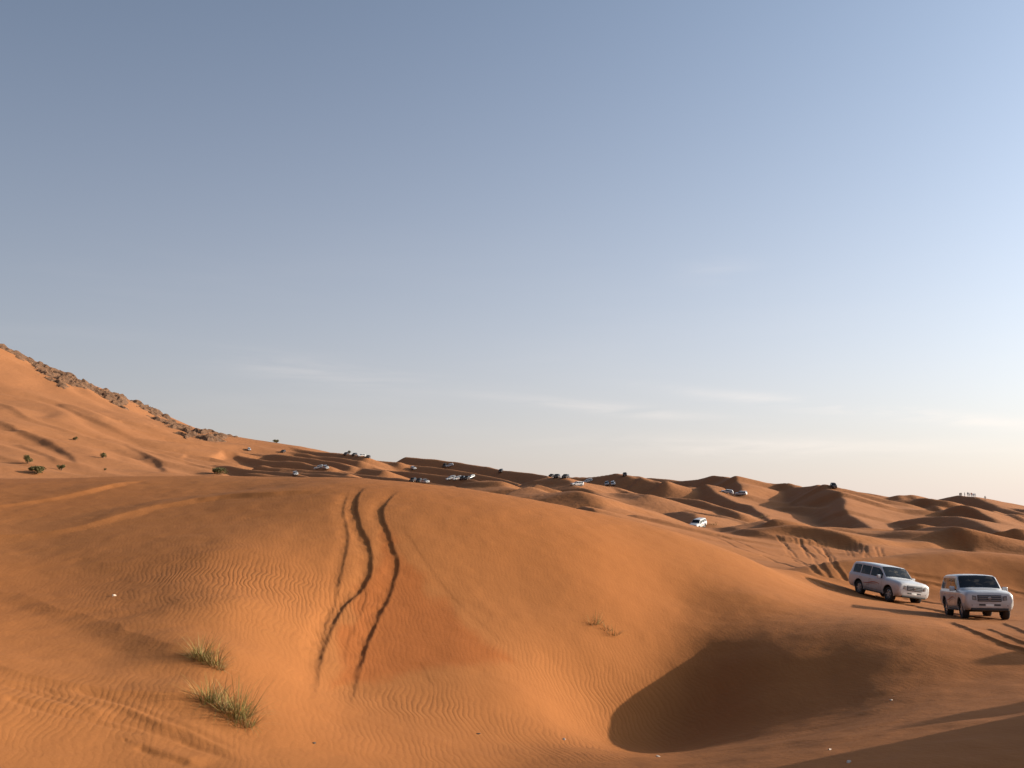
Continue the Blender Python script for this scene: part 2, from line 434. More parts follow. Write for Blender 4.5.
def build_ruts():
    # three wheel ruts running down the big dune
    rut([(349, 489), (343, 500), (341, 512), (345, 530), (345, 545), (341, 562), (337, 580), (333, 596), (326, 614), (318, 640), (309, 672)], 25, 70, .10, .045, .008)
    rut([(367, 486), (356, 494), (353, 508), (357, 525), (364, 540), (368, 558), (366, 575), (357, 590), (342, 603), (331, 620), (322, 640), (316, 660), (311, 685), (304, 715)], 25, 70, .13, .085, .010)
    rut([(398, 490), (385, 500), (379, 512), (383, 528), (389, 545), (394, 562), (391, 580), (383, 600), (372, 622), (362, 645), (355, 668), (349, 692), (343, 716)], 25, 70, .13, .075, .010)
    rut([(366, 560), (362, 580), (364, 598), (354, 622), (344, 645), (342, 668)], 25, 70, .09, .02, .004)
    # wheel marks by the two parked cars
    rut([(800, 573), (815, 580), (835, 588), (862, 593), (900, 603), (940, 611), (985, 618), (1020, 621)], 35, 60, .16, .06, .02)
    rut([(806, 566), (825, 575), (850, 584), (880, 589), (915, 597), (960, 606), (1000, 611)], 35, 62, .16, .06, .02)
    rut([(945, 621), (965, 629), (990, 639), (1024, 652), (1060, 666)], 25, 60, .12, .04, .035)
    rut([(1000, 622), (1012, 627), (1024, 632), (1050, 642)], 25, 60, .09, .03, .02)
    rut([(985, 628), (1005, 636), (1030, 646)], 25, 60, .09, .03, .02)
    # marks on the lit dune behind the cars
    rr = random.Random(5)
    for k in range(17):
        x0 = 772 + k * 3.1 + rr.uniform(-2, 2)
        ln = rr.uniform(14, 30)
        y0 = 529 + .13 * (x0 - 772) + rr.uniform(1, 6)
        dx = rr.uniform(.55, 1.0)
        rut([(x0 + dx * ln * q + 2.5 * math.sin(q * 3 + k), y0 + ln * q) for q in (0, .25, .5, .75, 1)], 90, 190, rr.uniform(.10, .16), rr.uniform(.03, .10), .02)
    for k in range(9):
        x0 = 838 + k * 5 + rr.uniform(-3, 3)
        ln = rr.uniform(9, 20)
        y0 = 538 + .14 * (x0 - 838) + rr.uniform(0, 3)
        rut([(x0 + rr.uniform(-.1, .5) * ln * q, y0 + ln * q) for q in (0, .35, .7, 1)], 80, 190, rr.uniform(.10, .16), rr.uniform(.03, .09), .02)
    # long wheel tracks winding between the cars
    for pix, a, b in [([(705, 534), (725, 541), (748, 551), (772, 560), (795, 567), (815, 571), (838, 574)], 60, 260), ([(706, 533), (728, 539), (752, 548), (778, 557), (800, 563), (822, 567), (850, 568)], 60, 260),
                      ([(770, 553), (800, 561), (835, 566), (875, 567), (920, 563)], 62, 140), ([(860, 566), (900, 572), (950, 580), (1000, 588), (1040, 596)], 50, 110), ([(850, 570), (895, 577), (945, 586), (1000, 596)], 50, 110),
                      ([(742, 495), (752, 500), (760, 507), (772, 512), (790, 517)], 200, 360), ([(610, 486), (625, 492), (645, 499), (668, 510), (690, 524)], 150, 380)]:
        rut(pix, a, b, .17, .07, .03)
    # faint marks at the lower left, slumps beside the ruts
    for pix in [[(0, 684), (40, 694), (90, 711), (140, 727), (190, 745), (240, 766)], [(0, 694), (50, 712), (95, 722), (150, 735)],
                [(70, 690), (110, 700), (160, 717), (200, 733), (240, 752)], [(135, 746), (165, 756), (190, 764)]]:
        rut(pix, 10, 45, .10, .03, 0)
    for pix in [[(398, 524), (420, 556), (445, 590), (480, 625), (520, 660)], [(418, 662), (424, 675), (431, 688)], [(533, 702), (536, 712), (539, 722)]]:
        rut(pix, 25, 70, .08, .010, 0)


build_ruts()


def build_ground():
    step = R(.078)
    fine = np.arange(-R(31.5), R(31.5), step)
    a, s = R(31.5), step
    side = []
    while a < PI - .02:
        side.append(a)
        s = min(s * 1.12, R(6))
        a += s
    side = np.array(side)
    az = np.concatenate([-side[::-1], fine[1:], side])
    rad = np.concatenate([np.geomspace(.4, 15, 26)[:-1], np.arange(15, 68, .075)])
    r, s = 68.0, .08
    far_r = []
    while r < 900:
        far_r.append(r)
        s = min(s * 1.02, r * .0052)
        r += s
    rad = np.concatenate([rad, far_r, np.geomspace(900, 9000, 30)])
    A, Rr = np.meshgrid(az, rad)
    X, Y = np.sin(A) * Rr, np.cos(A) * Rr
    na, nr = len(az), len(rad)
    Z = ground(X.ravel(), Y.ravel())
    co = np.stack([X.ravel(), Y.ravel(), Z], 1).astype(np.float32)
    i = np.arange(nr - 1)[:, None] * na
    j = np.arange(na)[None]
    j2 = (j + 1) % na
    quads = np.stack([(i + j), (i + j2), (i + na + j2), (i + na + j)], -1).reshape(-1, 4)
    quads = quads[:, ::-1]
    me = bpy.data.meshes.new('desert_sand')
    me.vertices.add(len(co))
    me.vertices.foreach_set('co', co.ravel())
    nq = len(quads)
    me.loops.add(nq * 4)
    me.loops.foreach_set('vertex_index', quads.ravel().astype(np.int32))
    me.polygons.add(nq)
    me.polygons.foreach_set('loop_start', np.arange(0, nq * 4, 4, dtype=np.int32))
    me.polygons.foreach_set('loop_total', np.full(nq, 4, dtype=np.int32))
    me.polygons.foreach_set('use_smooth', np.ones(nq, bool))
    # masks of the sand's own surface: ripples and the redder slumped sand
    x, y = co[:, 0].astype(float), co[:, 1].astype(float)
    rip = np.zeros(len(co))
    for px, py, ax, ay, d0, d1, amt in RIPPLE_PATCHES:
        cx, cy, _ = hit(px, py, d0, d1)
        v = ((x - cx) / ax) ** 2 + ((y - cy) / ay) ** 2
        rip = np.maximum(rip, amt * np.exp(-v * 1.2))
    rip *= np.clip(.75 + .5 * fbm(x / 3.1, y / 3.1, 2), 0, 1.3)
    at = me.attributes.new('ripple', 'FLOAT', 'POINT')
    at.data.foreach_set('value', rip.astype(np.float32))
    red = np.zeros(len(co))
    poly = np.array([hit(px, py, 25, 70)[:2] for px, py in [(383, 505), (400, 545), (440, 590), (485, 632), (525, 668), (480, 672), (420, 676), (365, 690), (318, 690), (330, 625), (360, 570), (372, 530)]])
    inside = np.zeros(len(co), bool)
    md = np.full(len(co), 1e9)
    sub = (x > poly[:, 0].min() - 3) & (x < poly[:, 0].max() + 3) & (y > poly[:, 1].min() - 3) & (y < poly[:, 1].max() + 3)
    xs, ys = x[sub], y[sub]
    xs = xs + .35 * fbm(xs / .8, ys / 1.5, 3)
    ins = np.zeros(len(xs), bool)
    dm = np.full(len(xs), 1e9)
    for k in range(len(poly)):
        (x0, y0), (x1, y1) = poly[k], poly[(k + 1) % len(poly)]
        c = ((y0 > ys) != (y1 > ys)) & (xs < (x1 - x0) * (ys - y0) / (y1 - y0 + 1e-9) + x0)
        ins ^= c
        dx, dy = x1 - x0, y1 - y0
        t = np.clip(((xs - x0) * dx + (ys - y0) * dy) / (dx * dx + dy * dy), 0, 1)
        dm = np.minimum(dm, np.hypot(xs - x0 - t * dx, ys - y0 - t * dy))
    red[sub] = np.where(ins, sstep(0, .8, dm), 0)
    at = me.attributes.new('slump', 'FLOAT', 'POINT')
    at.data.foreach_set('value', red.astype(np.float32))
    me.update()
    me.validate()
    ob = bpy.data.objects.new('desert_sand', me)
    COL.objects.link(ob)
    ob['kind'] = 'structure'
    return ob


RIPPLE_PATCHES = [(265, 590, 5.0, 4.5, 20, 70, 1.0), (480, 722, 5.0, 1.5, 20, 50, 1.0), (600, 708, 3.5, 2.0, 20, 50, .9),
                  (350, 735, 4, 2.0, 15, 50, .6), (70, 705, 4, 2.2, 12, 40, .5), (640, 700, 2.5, 2.0, 20, 50, .7),
                  (200, 720, 2.2, 1.6, 12, 40, .3), (560, 750, 6, 2.0, 15, 50, .35), (450, 700, 2.5, 2.0, 20, 50, .3)]
# ------------------------------------------------------------------ materials helpers, world, sun, camera
def mat(name, color=(.5, .5, .5), rough=.6, metal=0.0, spec=.5, **kw):
    m = bpy.data.materials.new(name)
    m.use_nodes = True
    b = m.node_tree.nodes['Principled BSDF']
    b.inputs['Base Color'].default_value = (*color, 1)
    b.inputs['Roughness'].default_value = rough
    b.inputs['Metallic'].default_value = metal
    b.inputs['Specular IOR Level'].default_value = spec
    for k, v in kw.items():
        b.inputs[k.replace('_', ' ')].default_value = v
    return m


class NT:
    def __init__(self, nt):
        self.nt = nt

    def n(self, t, **kw):
        nd = self.nt.nodes.new(t)
        for k, v in kw.items():
            if k.startswith('i_'):
                nd.inputs[k[2:].replace('_', ' ')].default_value = v
            else:
                setattr(nd, k, v)
        return nd

    def l(self, a, b):
        self.nt.links.new(a, b)

    def math(self, op, a, b=None, c=None, clamp=False):
        nd = self.nt.nodes.new('ShaderNodeMath')
        nd.operation = op
        nd.use_clamp = clamp
        for i, v in enumerate((a, b, c)):
            if v is None:
                continue
            if isinstance(v, (int, float)):
                nd.inputs[i].default_value = v
            else:
                self.nt.links.new(v, nd.inputs[i])
        return nd.outputs[0]

    def mix(self, fac, a, b, blend='MIX'):
        nd = self.nt.nodes.new('ShaderNodeMix')
        nd.data_type = 'RGBA'
        nd.blend_type = blend
        for s, v in ((nd.inputs[0], fac), (nd.inputs[6], a), (nd.inputs[7], b)):
            if isinstance(v, (int, float)):
                s.default_value = v
            elif isinstance(v, tuple):
                s.default_value = (*v, 1) if len(v) == 3 else v
            else:
                self.nt.links.new(v, s)
        return nd.outputs[2]

    def ramp(self, fac, lo, hi):
        nd = self.nt.nodes.new('ShaderNodeMapRange')
        nd.inputs['From Min'].default_value = lo
        nd.inputs['From Max'].default_value = hi
        self.nt.links.new(fac, nd.inputs['Value'])
        return nd.outputs['Result']


def sand_material():
    m = bpy.data.materials.new('sand')
    m.use_nodes = True
    t = NT(m.node_tree)
    b = m.node_tree.nodes['Principled BSDF']
    b.inputs['Roughness'].default_value = .95
    b.inputs['Specular IOR Level'].default_value = .12
    geo = t.n('ShaderNodeNewGeometry')
    pos = geo.outputs['Position']
    sep = t.n('ShaderNodeSeparateXYZ')
    t.l(pos, sep.inputs[0])

    def noise(scale, detail=4, rough=.55, vec=pos):
        nd = t.n('ShaderNodeTexNoise', i_Scale=scale, i_Detail=detail, i_Roughness=rough)
        t.l(vec, nd.inputs['Vector'])
        return nd.outputs['Fac']

    # colour: iron-red and yellower sand in broad patches, grain, scattered dark mineral streaks
    big = t.ramp(noise(.035, 3), .38, .62)
    c = t.mix(big, SAND_A, SAND_B)
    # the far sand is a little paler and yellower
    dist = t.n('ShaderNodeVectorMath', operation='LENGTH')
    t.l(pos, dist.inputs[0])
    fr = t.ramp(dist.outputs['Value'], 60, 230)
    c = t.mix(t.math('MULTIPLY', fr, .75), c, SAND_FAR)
    mid = t.ramp(noise(.6, 5, .6), .3, .7)
    c = t.mix(t.math('MULTIPLY', mid, .12), c, SAND_D)
    st = t.n('ShaderNodeMapping')
    st.inputs['Scale'].default_value = (3.0, .7, 1)
    st.inputs['Rotation'].default_value = (0, 0, R(20))
    t.l(pos, st.inputs['Vector'])
    streak = t.ramp(noise(1.2, 6, .65, st.outputs[0]), .5, .8)
    c = t.mix(t.math('MULTIPLY', streak, .22), c, SAND_D)
    sl = t.n('ShaderNodeAttribute', attribute_name='slump')
    c = t.mix(t.math('MULTIPLY', sl.outputs['Fac'], .8), c, SAND_RED)
    gr = noise(38, 3, .7)
    c = t.mix(t.math('MULTIPLY', t.ramp(gr, .5, .8), .45), c, SAND_D)
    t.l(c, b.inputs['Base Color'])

    # relief: wind ripples where the attribute says, and soft grainy unevenness
    rp = t.n('ShaderNodeAttribute', attribute_name='ripple')
    warp = t.n('ShaderNodeTexNoise', i_Scale=.55, i_Detail=2.0)
    t.l(pos, warp.inputs['Vector'])
    wf = t.math('MULTIPLY', t.math('SUBTRACT', warp.outputs['Fac'], .5), .9)
    wf2 = t.math('MULTIPLY', t.math('SUBTRACT', noise(2.6, 2), .5), .10)
    u = t.math('ADD', t.math('ADD', sep.outputs['X'], t.math('MULTIPLY', sep.outputs['Y'], .22)), t.math('ADD', wf, wf2))
    ph = t.math('MULTIPLY', u, 2 * PI / .175)
    s1 = t.math('SINE', ph)
    s2 = t.math('MULTIPLY', t.math('SINE', t.math('ADD', t.math('MULTIPLY', ph, 2.0), 1.2)), .22)
    nearw0 = t.math('SUBTRACT', 1.0, t.ramp(dist.outputs['Value'], 45, 75))
    rip = t.math('MULTIPLY', t.math('ADD', s1, s2), t.math('MULTIPLY', t.math('MULTIPLY_ADD', nearw0, .16, rp.outputs['Fac']), RIPPLE_AMP))
    low = t.math('MULTIPLY', noise(1.6, 6, .6), .022)
    fine = t.math('MULTIPLY', noise(9, 4, .7), .009)
    grn = t.math('MULTIPLY', noise(45, 2, .6), .004)
    nearw = t.math('SUBTRACT', 1.0, t.ramp(dist.outputs['Value'], 60, 140))
    loww = t.math('MULTIPLY', t.math('ADD', low, t.math('ADD', fine, grn)), t.math('MULTIPLY_ADD', nearw, .8, .2))
    fard = t.math('MULTIPLY', t.math('MULTIPLY', noise(.25, 5, .6), .3), t.math('SUBTRACT', 1.0, nearw))
    hgt = t.math('ADD', t.math('ADD', rip, loww), fard)
    bp = t.n('ShaderNodeBump', i_Strength=1.0, i_Distance=1.0)
    t.l(hgt, bp.inputs['Height'])
    t.l(bp.outputs[0], b.inputs['Normal'])
    return m


SAND_A = (0.2926, 0.1120, 0.0342)
SAND_B = (0.2850, 0.1018, 0.0287)
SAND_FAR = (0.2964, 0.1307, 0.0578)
SAND_D = (0.2280, 0.0798, 0.0232)
SAND_RED = (0.2660, 0.0798, 0.0198)
RIPPLE_AMP = .0034

SUN_EL, SUN_AZ = R(16.5), R(88)       # azimuth clockwise from +Y (the viewing direction)
S_DIR = Vector((math.cos(SUN_EL) * math.sin(SUN_AZ), math.cos(SUN_EL) * math.cos(SUN_AZ), math.sin(SUN_EL)))


def build_world():
    w = bpy.data.worlds.new('World')
    SC.world = w
    w.use_nodes = True
    nt = w.node_tree
    t = NT(nt)
    bg = nt.nodes['Background']
    sky = t.n('ShaderNodeTexSky', sky_type='NISHITA')
    sky.sun_disc = False
    sky.sun_elevation = SUN_EL
    sky.sun_rotation = SUN_AZ
    sky.altitude = 0
    sky.air_density = SKY[0]
    sky.dust_density = SKY[1]
    sky.ozone_density = SKY[2]
    # thin wisps of cirrus low over the horizon
    tc = t.n('ShaderNodeTexCoord')
    mp = t.n('ShaderNodeMapping')
    mp.inputs['Scale'].default_value = (2.2, 2.2, 16)
    t.l(tc.outputs['Generated'], mp.inputs['Vector'])
    nz = t.n('ShaderNodeTexNoise', i_Scale=1.5, i_Detail=7.0, i_Roughness=.55, i_Distortion=.3)
    t.l(mp.outputs[0], nz.inputs['Vector'])
    cl = t.ramp(nz.outputs['Fac'], .50, .78)
    sp = t.n('ShaderNodeSeparateXYZ')
    t.l(tc.outputs['Generated'], sp.inputs[0])
    band = t.math('MULTIPLY', t.ramp(sp.outputs['Z'], .02, .10), t.math('SUBTRACT', 1.0, t.ramp(sp.outputs['Z'], .12, .30)))
    # desert dust in the air: the sky is warmer, greyer and brighter towards the sun
    hs = t.n('ShaderNodeHueSaturation', i_Saturation=SKY[3])
    t.l(sky.outputs[0], hs.inputs['Color'])
    side = t.math('MULTIPLY_ADD', sp.outputs['X'], SIDE, 1.0)
    cb = t.n('ShaderNodeCombineColor')
    for i in range(3):
        t.l(t.math('MULTIPLY', side, TINT[i]), cb.inputs[i])
    c = t.mix(1.0, hs.outputs[0], cb.outputs[0], 'MULTIPLY')
    hz = t.math('MULTIPLY', t.math('POWER', 2.718, t.math('MULTIPLY', t.math('MAXIMUM', sp.outputs['Z'], 0.0), -1 / HAZE_H)), HAZE_F)
    side2 = t.math('MULTIPLY_ADD', sp.outputs['X'], HAZE_SIDE, 1.0)
    cb2 = t.n('ShaderNodeCombineColor')
    for i in range(3):
        t.l(t.math('MULTIPLY', side2, HAZE_C[i]), cb2.inputs[i])
    c = t.mix(hz, c, cb2.outputs[0])
    f = t.math('MULTIPLY', t.math('MULTIPLY', cl, band), CLOUD_F)
    mp2 = t.n('ShaderNodeMapping')
    mp2.inputs['Scale'].default_value = (5, 5, 42)
    t.l(tc.outputs['Generated'], mp2.inputs['Vector'])
    nz2 = t.n('ShaderNodeTexNoise', i_Scale=1.6, i_Detail=6.0, i_Roughness=.6, i_Distortion=.5)
    t.l(mp2.outputs[0], nz2.inputs['Vector'])
    wn = t.ramp(nz2.outputs['Fac'], .36, .66)
    for x0, x1, a, b, w, k in WISPS:
        ln = t.math('DIVIDE', t.math('SUBTRACT', sp.outputs['Z'], t.math('MULTIPLY_ADD', sp.outputs['X'], b, a)), w)
        g = t.math('POWER', 2.718, t.math('MULTIPLY', t.math('MULTIPLY', ln, ln), -1.0))
        xx = t.math('DIVIDE', t.math('SUBTRACT', sp.outputs['X'], (x0 + x1) / 2), (x1 - x0) / 2)
        g2 = t.math('POWER', 2.718, t.math('MULTIPLY', t.math('MULTIPLY', xx, xx), -1.2))
        f = t.math('MAXIMUM', f, t.math('MULTIPLY', t.math('MULTIPLY', g, g2), t.math('MULTIPLY', wn, k)))
    c = t.mix(f, c, CLOUD)
    t.l(c, bg.inputs['Color'])
    bg.inputs['Strength'].default_value = SKY[4]


SKY = (.7, 2.2, 1.0, .95, .11)
CLOUD, CLOUD_F = (6.5, 5.7, 5.1), .04
WISPS = [(.19, .50, .142, -.142, .006, .5), (-.30, -.06, .117, -.10, .012, .13), (-.05, .22, .113, -.115, .006, .2), (.05, .45, .070, -.03, .010, .25), (.16, .24, .228, .03, .012, .07)]
HAZE_C, HAZE_H, HAZE_F, HAZE_SIDE = (4.45, 3.72, 3.38), .235, .8, .55
SIDE, TINT = .6, (.92, 1.03, 1.04)
SUN_STRENGTH, EXPOSURE = 4.5, .78


def build_light_and_camera():
    build_world()
    sun = bpy.data.lights.new('sun', 'SUN')
    sun.energy = SUN_STRENGTH
    sun.angle = R(.53)
    sun.color = (1.0, .87, .72)
    so = bpy.data.objects.new('sun', sun)
    so.rotation_euler = S_DIR.to_track_quat('Z', 'Y').to_euler()
    so.location = S_DIR * 60
    COL.objects.link(so)
    cd = bpy.data.cameras.new('camera')
    cd.sensor_width = 36
    cd.lens = 36 * F / 1024
    cd.clip_end = 20000
    cd.clip_start = .1
    co = bpy.data.objects.new('camera', cd)
    co.rotation_euler = (PI / 2 + PITCH, 0, 0)
    COL.objects.link(co)
    SC.camera = co
    vs = SC.view_settings
    vs.view_transform = 'Standard'
    vs.look = 'None'
    vs.exposure = EXPOSURE
    vs.gamma = 1
    SC.render.resolution_x, SC.render.resolution_y = 1024, 768
    SC.render.engine = 'CYCLES'
    SC.cycles.max_bounces = 5
    SC.cycles.diffuse_bounces = 3
    SC.cycles.use_denoising = True


build_light_and_camera()
GROUND = build_ground()
GROUND.data.materials.append(sand_material())
# ------------------------------------------------------------------ object helpers
def tag(o, label=None, cat=None, group=None, kind=None):
    for k, v in (('label', label), ('category', cat), ('group', group), ('kind', kind)):
        if v:
            o[k] = v
    return o


def empty(name, loc=(0, 0, 0)):
    o = bpy.data.objects.new(name, None)
    o.empty_display_size = .3
    o.location = loc
    COL.objects.link(o)
    return o


def obj(name, bm, mats, parent=None, sharp=None, smooth=True):
    me = bpy.data.meshes.new(name)
    bmesh.ops.recalc_face_normals(bm, faces=bm.faces)
    bm.to_mesh(me)
    bm.free()
    for p in me.polygons:
        p.use_smooth = smooth
    if sharp:
        me.set_sharp_from_angle(angle=R(sharp))
    for m in (mats if isinstance(mats, (list, tuple)) else [mats]):
        me.materials.append(m)
    o = bpy.data.objects.new(name, me)
    COL.objects.link(o)
    o.parent = parent
    return o


def children(o):
    return [c for c in COL.objects if c.parent == o]


def copy_tree(o, parent=None):
    c = o.copy()
    COL.objects.link(c)
    c.parent = parent
    for ch in children(o):
        copy_tree(ch, c)
    return c


def grid_slab(bm, rows, off, back):
    """a thin closed panel from a grid of (point, normal)"""
    n, m = len(rows), len(rows[0])
    F_ = [[bm.verts.new(Vector(p) + Vector(q) * off) for p, q in r] for r in rows]
    B_ = [[bm.verts.new(Vector(p) + Vector(q) * back) for p, q in r] for r in rows]
    for i in range(n - 1):
        for j in range(m - 1):
            bm.faces.new((F_[i][j], F_[i][j + 1], F_[i + 1][j + 1], F_[i + 1][j]))
            bm.faces.new((B_[i][j], B_[i + 1][j], B_[i + 1][j + 1], B_[i][j + 1]))
    for i in range(n - 1):
        for j in (0, m - 1):
            bm.faces.new((F_[i][j], F_[i + 1][j], B_[i + 1][j], B_[i][j]))
    for j in range(m - 1):
        for i in (0, n - 1):
            bm.faces.new((F_[i][j], B_[i][j], B_[i][j + 1], F_[i][j + 1]))


def box(bm, c, s, bev=0.0, rot=None):
    r = bmesh.ops.create_cube(bm, size=1)
    vs = r['verts']
    M = Matrix.Translation(c) @ (rot if rot else Matrix.Identity(4)) @ Matrix.Diagonal((*s, 1))
    bmesh.ops.transform(bm, matrix=M, verts=vs)
    if bev:
        es = list({e for v in vs for e in v.link_edges})
        bmesh.ops.bevel(bm, geom=es, offset=bev, segments=3, profile=.6, affect='EDGES')


def lathe_y(bm, prof, c, n=32, cap=True):
    """profile of (radius, y) spun about the y axis at c"""
    rings = []
    for r, y in prof:
        rings.append([bm.verts.new((c[0] + r * math.cos(2 * PI * k / n), c[1] + y, c[2] + r * math.sin(2 * PI * k / n))) for k in range(n)])
    for a, b in zip(rings[:-1], rings[1:]):
        for k in range(n):
            bm.faces.new((a[k], a[(k + 1) % n], b[(k + 1) % n], b[k]))
    if cap:
        bm.faces.new(rings[0])
        bm.faces.new(rings[-1])


# ------------------------------------------------------------------ car
def paint_material(name, base, dust):
    m = mat(name, base, .32, 0, .5, Coat_Weight=.35, Coat_Roughness=.12)
    t = NT(m.node_tree)
    b = m.node_tree.nodes['Principled BSDF']
    tc = t.n('ShaderNodeTexCoord')
    sp = t.n('ShaderNodeSeparateXYZ')
    t.l(tc.outputs['Object'], sp.inputs[0])
    nz = t.n('ShaderNodeTexNoise', i_Scale=4.0, i_Detail=6.0)
    t.l(tc.outputs['Object'], nz.inputs['Vector'])
    lo = t.math('SUBTRACT', 1.0, t.ramp(sp.outputs['Z'], .35, 1.0))
    d = t.math('MULTIPLY', t.math('MULTIPLY_ADD', lo, .55, .06), t.ramp(nz.outputs['Fac'], .3, .65), clamp=True)
    t.l(t.mix(d, base, dust), b.inputs['Base Color'])
    t.l(t.math('MULTIPLY_ADD', d, .5, .3), b.inputs['Roughness'])
    return m


M_WHITE = paint_material('white_paint', (.46, .465, .475), (.30, .21, .14))
M_SHADED = mat('shaded_white_paint', (.02, .02, .022), .6, 0, .25)  # shaded copy of the white paint, with the shade put into its colour
def glass_material():
    m = mat('tinted_glass', (.008, .010, .012), .07, 0, .32)
    t = NT(m.node_tree)
    b = m.node_tree.nodes['Principled BSDF']
    tc = t.n('ShaderNodeTexCoord')
    mp = t.n('ShaderNodeMapping')
    mp.inputs['Scale'].default_value = (1.2, 1.0, 1.6)
    t.l(tc.outputs['Object'], mp.inputs['Vector'])
    nz = t.n('ShaderNodeTexNoise', i_Scale=2.6, i_Detail=3.0)
    t.l(mp.outputs[0], nz.inputs['Vector'])
    t.l(t.mix(t.ramp(nz.outputs['Fac'], .52, .68), (.006, .007, .008), (.06, .052, .04)), b.inputs['Base Color'])  # pale reflection-like blotches painted into the glass colour
    return m


M_GLASS = glass_material()
M_TYRE = mat('tyre_rubber', (.025, .022, .02), .9)
M_RIM = mat('alloy', (.42, .41, .40), .35, .9)
M_TRIM = mat('black_plastic', (.025, .024, .024), .6)
M_CHROME = mat('chrome', (.35, .35, .36), .3, 1.0)
M_LAMP = mat('lamp_lens', (.17, .18, .19), .08, 0, .6, Coat_Weight=.5)
M_RED = mat('red_lens', (.28, .012, .01), .15)
M_PLATE = mat('plate_white', (.7, .7, .66), .5)
M_DECAL = mat('red_brown_vinyl', (.30, .09, .06), .5)
M_MESHG = mat('grille_grey', (.05, .055, .065), .45, .3)

# x, zb, zs, zt, crown, wl, ws, wt
STATIONS = [
    (2.475, .55, .98, 1.045, .008, .80, .87, .80), (2.455, .46, 1.03, 1.10, .012, .86, .92, .85), (2.40, .41, 1.07, 1.145, .018, .895, .95, .875),
    (2.26, .38, 1.105, 1.185, .022, .915, .965, .885), (1.95, .38, 1.135, 1.215, .03, .93, .98, .89), (1.5, .38, 1.155, 1.24, .03, .935, .985, .89),
    (1.22, .38, 1.165, 1.26, .03, .935, .985, .885), (1.10, .38, 1.17, 1.275, .03, .935, .985, .88), (1.02, .38, 1.17, 1.33, .03, .935, .985, .87),
    (.84, .38, 1.172, 1.49, .03, .935, .985, .845), (.66, .38, 1.174, 1.65, .03, .935, .985, .82), (.52, .38, 1.176, 1.775, .028, .935, .985, .80),
    (.42, .38, 1.178, 1.83, .028, .935, .985, .79), (.28, .38, 1.18, 1.855, .03, .935, .985, .785), (-.25, .38, 1.182, 1.875, .032, .935, .985, .78),
    (-.9, .38, 1.186, 1.88, .034, .935, .985, .78), (-1.5, .38, 1.19, 1.875, .034, .935, .985, .775), (-1.95, .39, 1.19, 1.855, .03, .925, .98, .77),
    (-2.18, .40, 1.19, 1.83, .028, .92, .97, .76), (-2.27, .41, 1.19, 1.76, .026, .915, .96, .76), (-2.34, .42, 1.188, 1.57, .024, .905, .955, .775),
    (-2.41, .43, 1.18, 1.36, .02, .89, .945, .80), (-2.45, .44, 1.13, 1.24, .018, .875, .935, .81), (-2.475, .46, 1.04, 1.14, .014, .84, .90, .79), (-2.495, .54, .93, 1.0, .01, .78, .83, .72)]


def interp_st(x):
    S = STATIONS
    for a, b in zip(S[:-1], S[1:]):
        if b[0] <= x <= a[0]:
            t = (x - a[0]) / (b[0] - a[0])
            return [a[k] + t * (b[k] - a[k]) for k in range(8)]
    return list(S[0] if x > S[0][0] else S[-1])


def half_ring(st):
    x, zb, zs, zt, cr, wl, ws, wt = st
    p7 = (ws - .055, zs)
    p9 = (wt + .015, zt - .06)
    p8 = ((p7[0] + p9[0]) / 2 + .012 * min(1, (zt - zs) / .5), (p7[1] + p9[1]) / 2)
    return [(0, zb), (wl * .6, zb), (wl - .06, zb + .01), (wl, zb + .08), (ws - .005, zb + .22), (ws, (zb + zs) / 2 + .08), (ws - .004, zs - .12), (ws - .018, zs - .035), p7, p8, p9,
            (wt - .06, zt - .008), (wt * .5, zt + cr * .7), (0, zt + cr)]


def side_pt(x, v, s):
    """point and normal on the glasshouse side; v 0..1 from the belt to the roof edge"""
    h = half_ring(interp_st(x))
    a, b, c = h[8], h[9], h[10]
    p = (a[0] + (b[0] - a[0]) * v * 2, a[1] + (b[1] - a[1]) * v * 2) if v < .5 else (b[0] + (c[0] - b[0]) * (v * 2 - 1), b[1] + (c[1] - b[1]) * (v * 2 - 1))
    n = Vector((0, s * (c[1] - a[1]), (a[0] - c[0]))).normalized()
    return (x, s * p[0], p[1]), n


def low_pt(x, z, s):
    h = half_ring(interp_st(x))
    zs_ = [q[1] for q in h[3:9]]
    ys_ = [q[0] for q in h[3:9]]
    return (x, s * float(np.interp(z, zs_, ys_)), z), Vector((0, s, 0))


def top_pt(x, f, off_dir):
    """point on the windscreen / bonnet / back glass at fraction f (-1..1) of the half width"""
    st = interp_st(x)
    h = half_ring(st)
    ys = [h[13][0], h[12][0], h[11][0], h[10][0]]
    zz = [h[13][1], h[12][1], h[11][1], h[10][1]]
    y = f * (st[7] - .03)
    return (x, y, float(np.interp(abs(y), ys, zz))), off_dir


def loft_body():
    bm = bmesh.new()
    rings = []
    for st in STATIONS:
        h = half_ring(st)
        full = [(y, z) for y, z in h] + [(-y, z) for y, z in h[-2:0:-1]]
        rings.append([bm.verts.new((st[0], y, z)) for y, z in full])
    n = len(rings[0])
    for a, b in zip(rings[:-1], rings[1:]):
        for k in range(n):
            bm.faces.new((a[k], a[(k + 1) % n], b[(k + 1) % n], b[k]))
    bm.faces.new(rings[0])
    bm.faces.new(rings[-1])
    bmesh.ops.recalc_face_normals(bm, faces=bm.faces)
    return bm


AX_F, AX_R, TYRE_R = 1.50, -1.35, .395


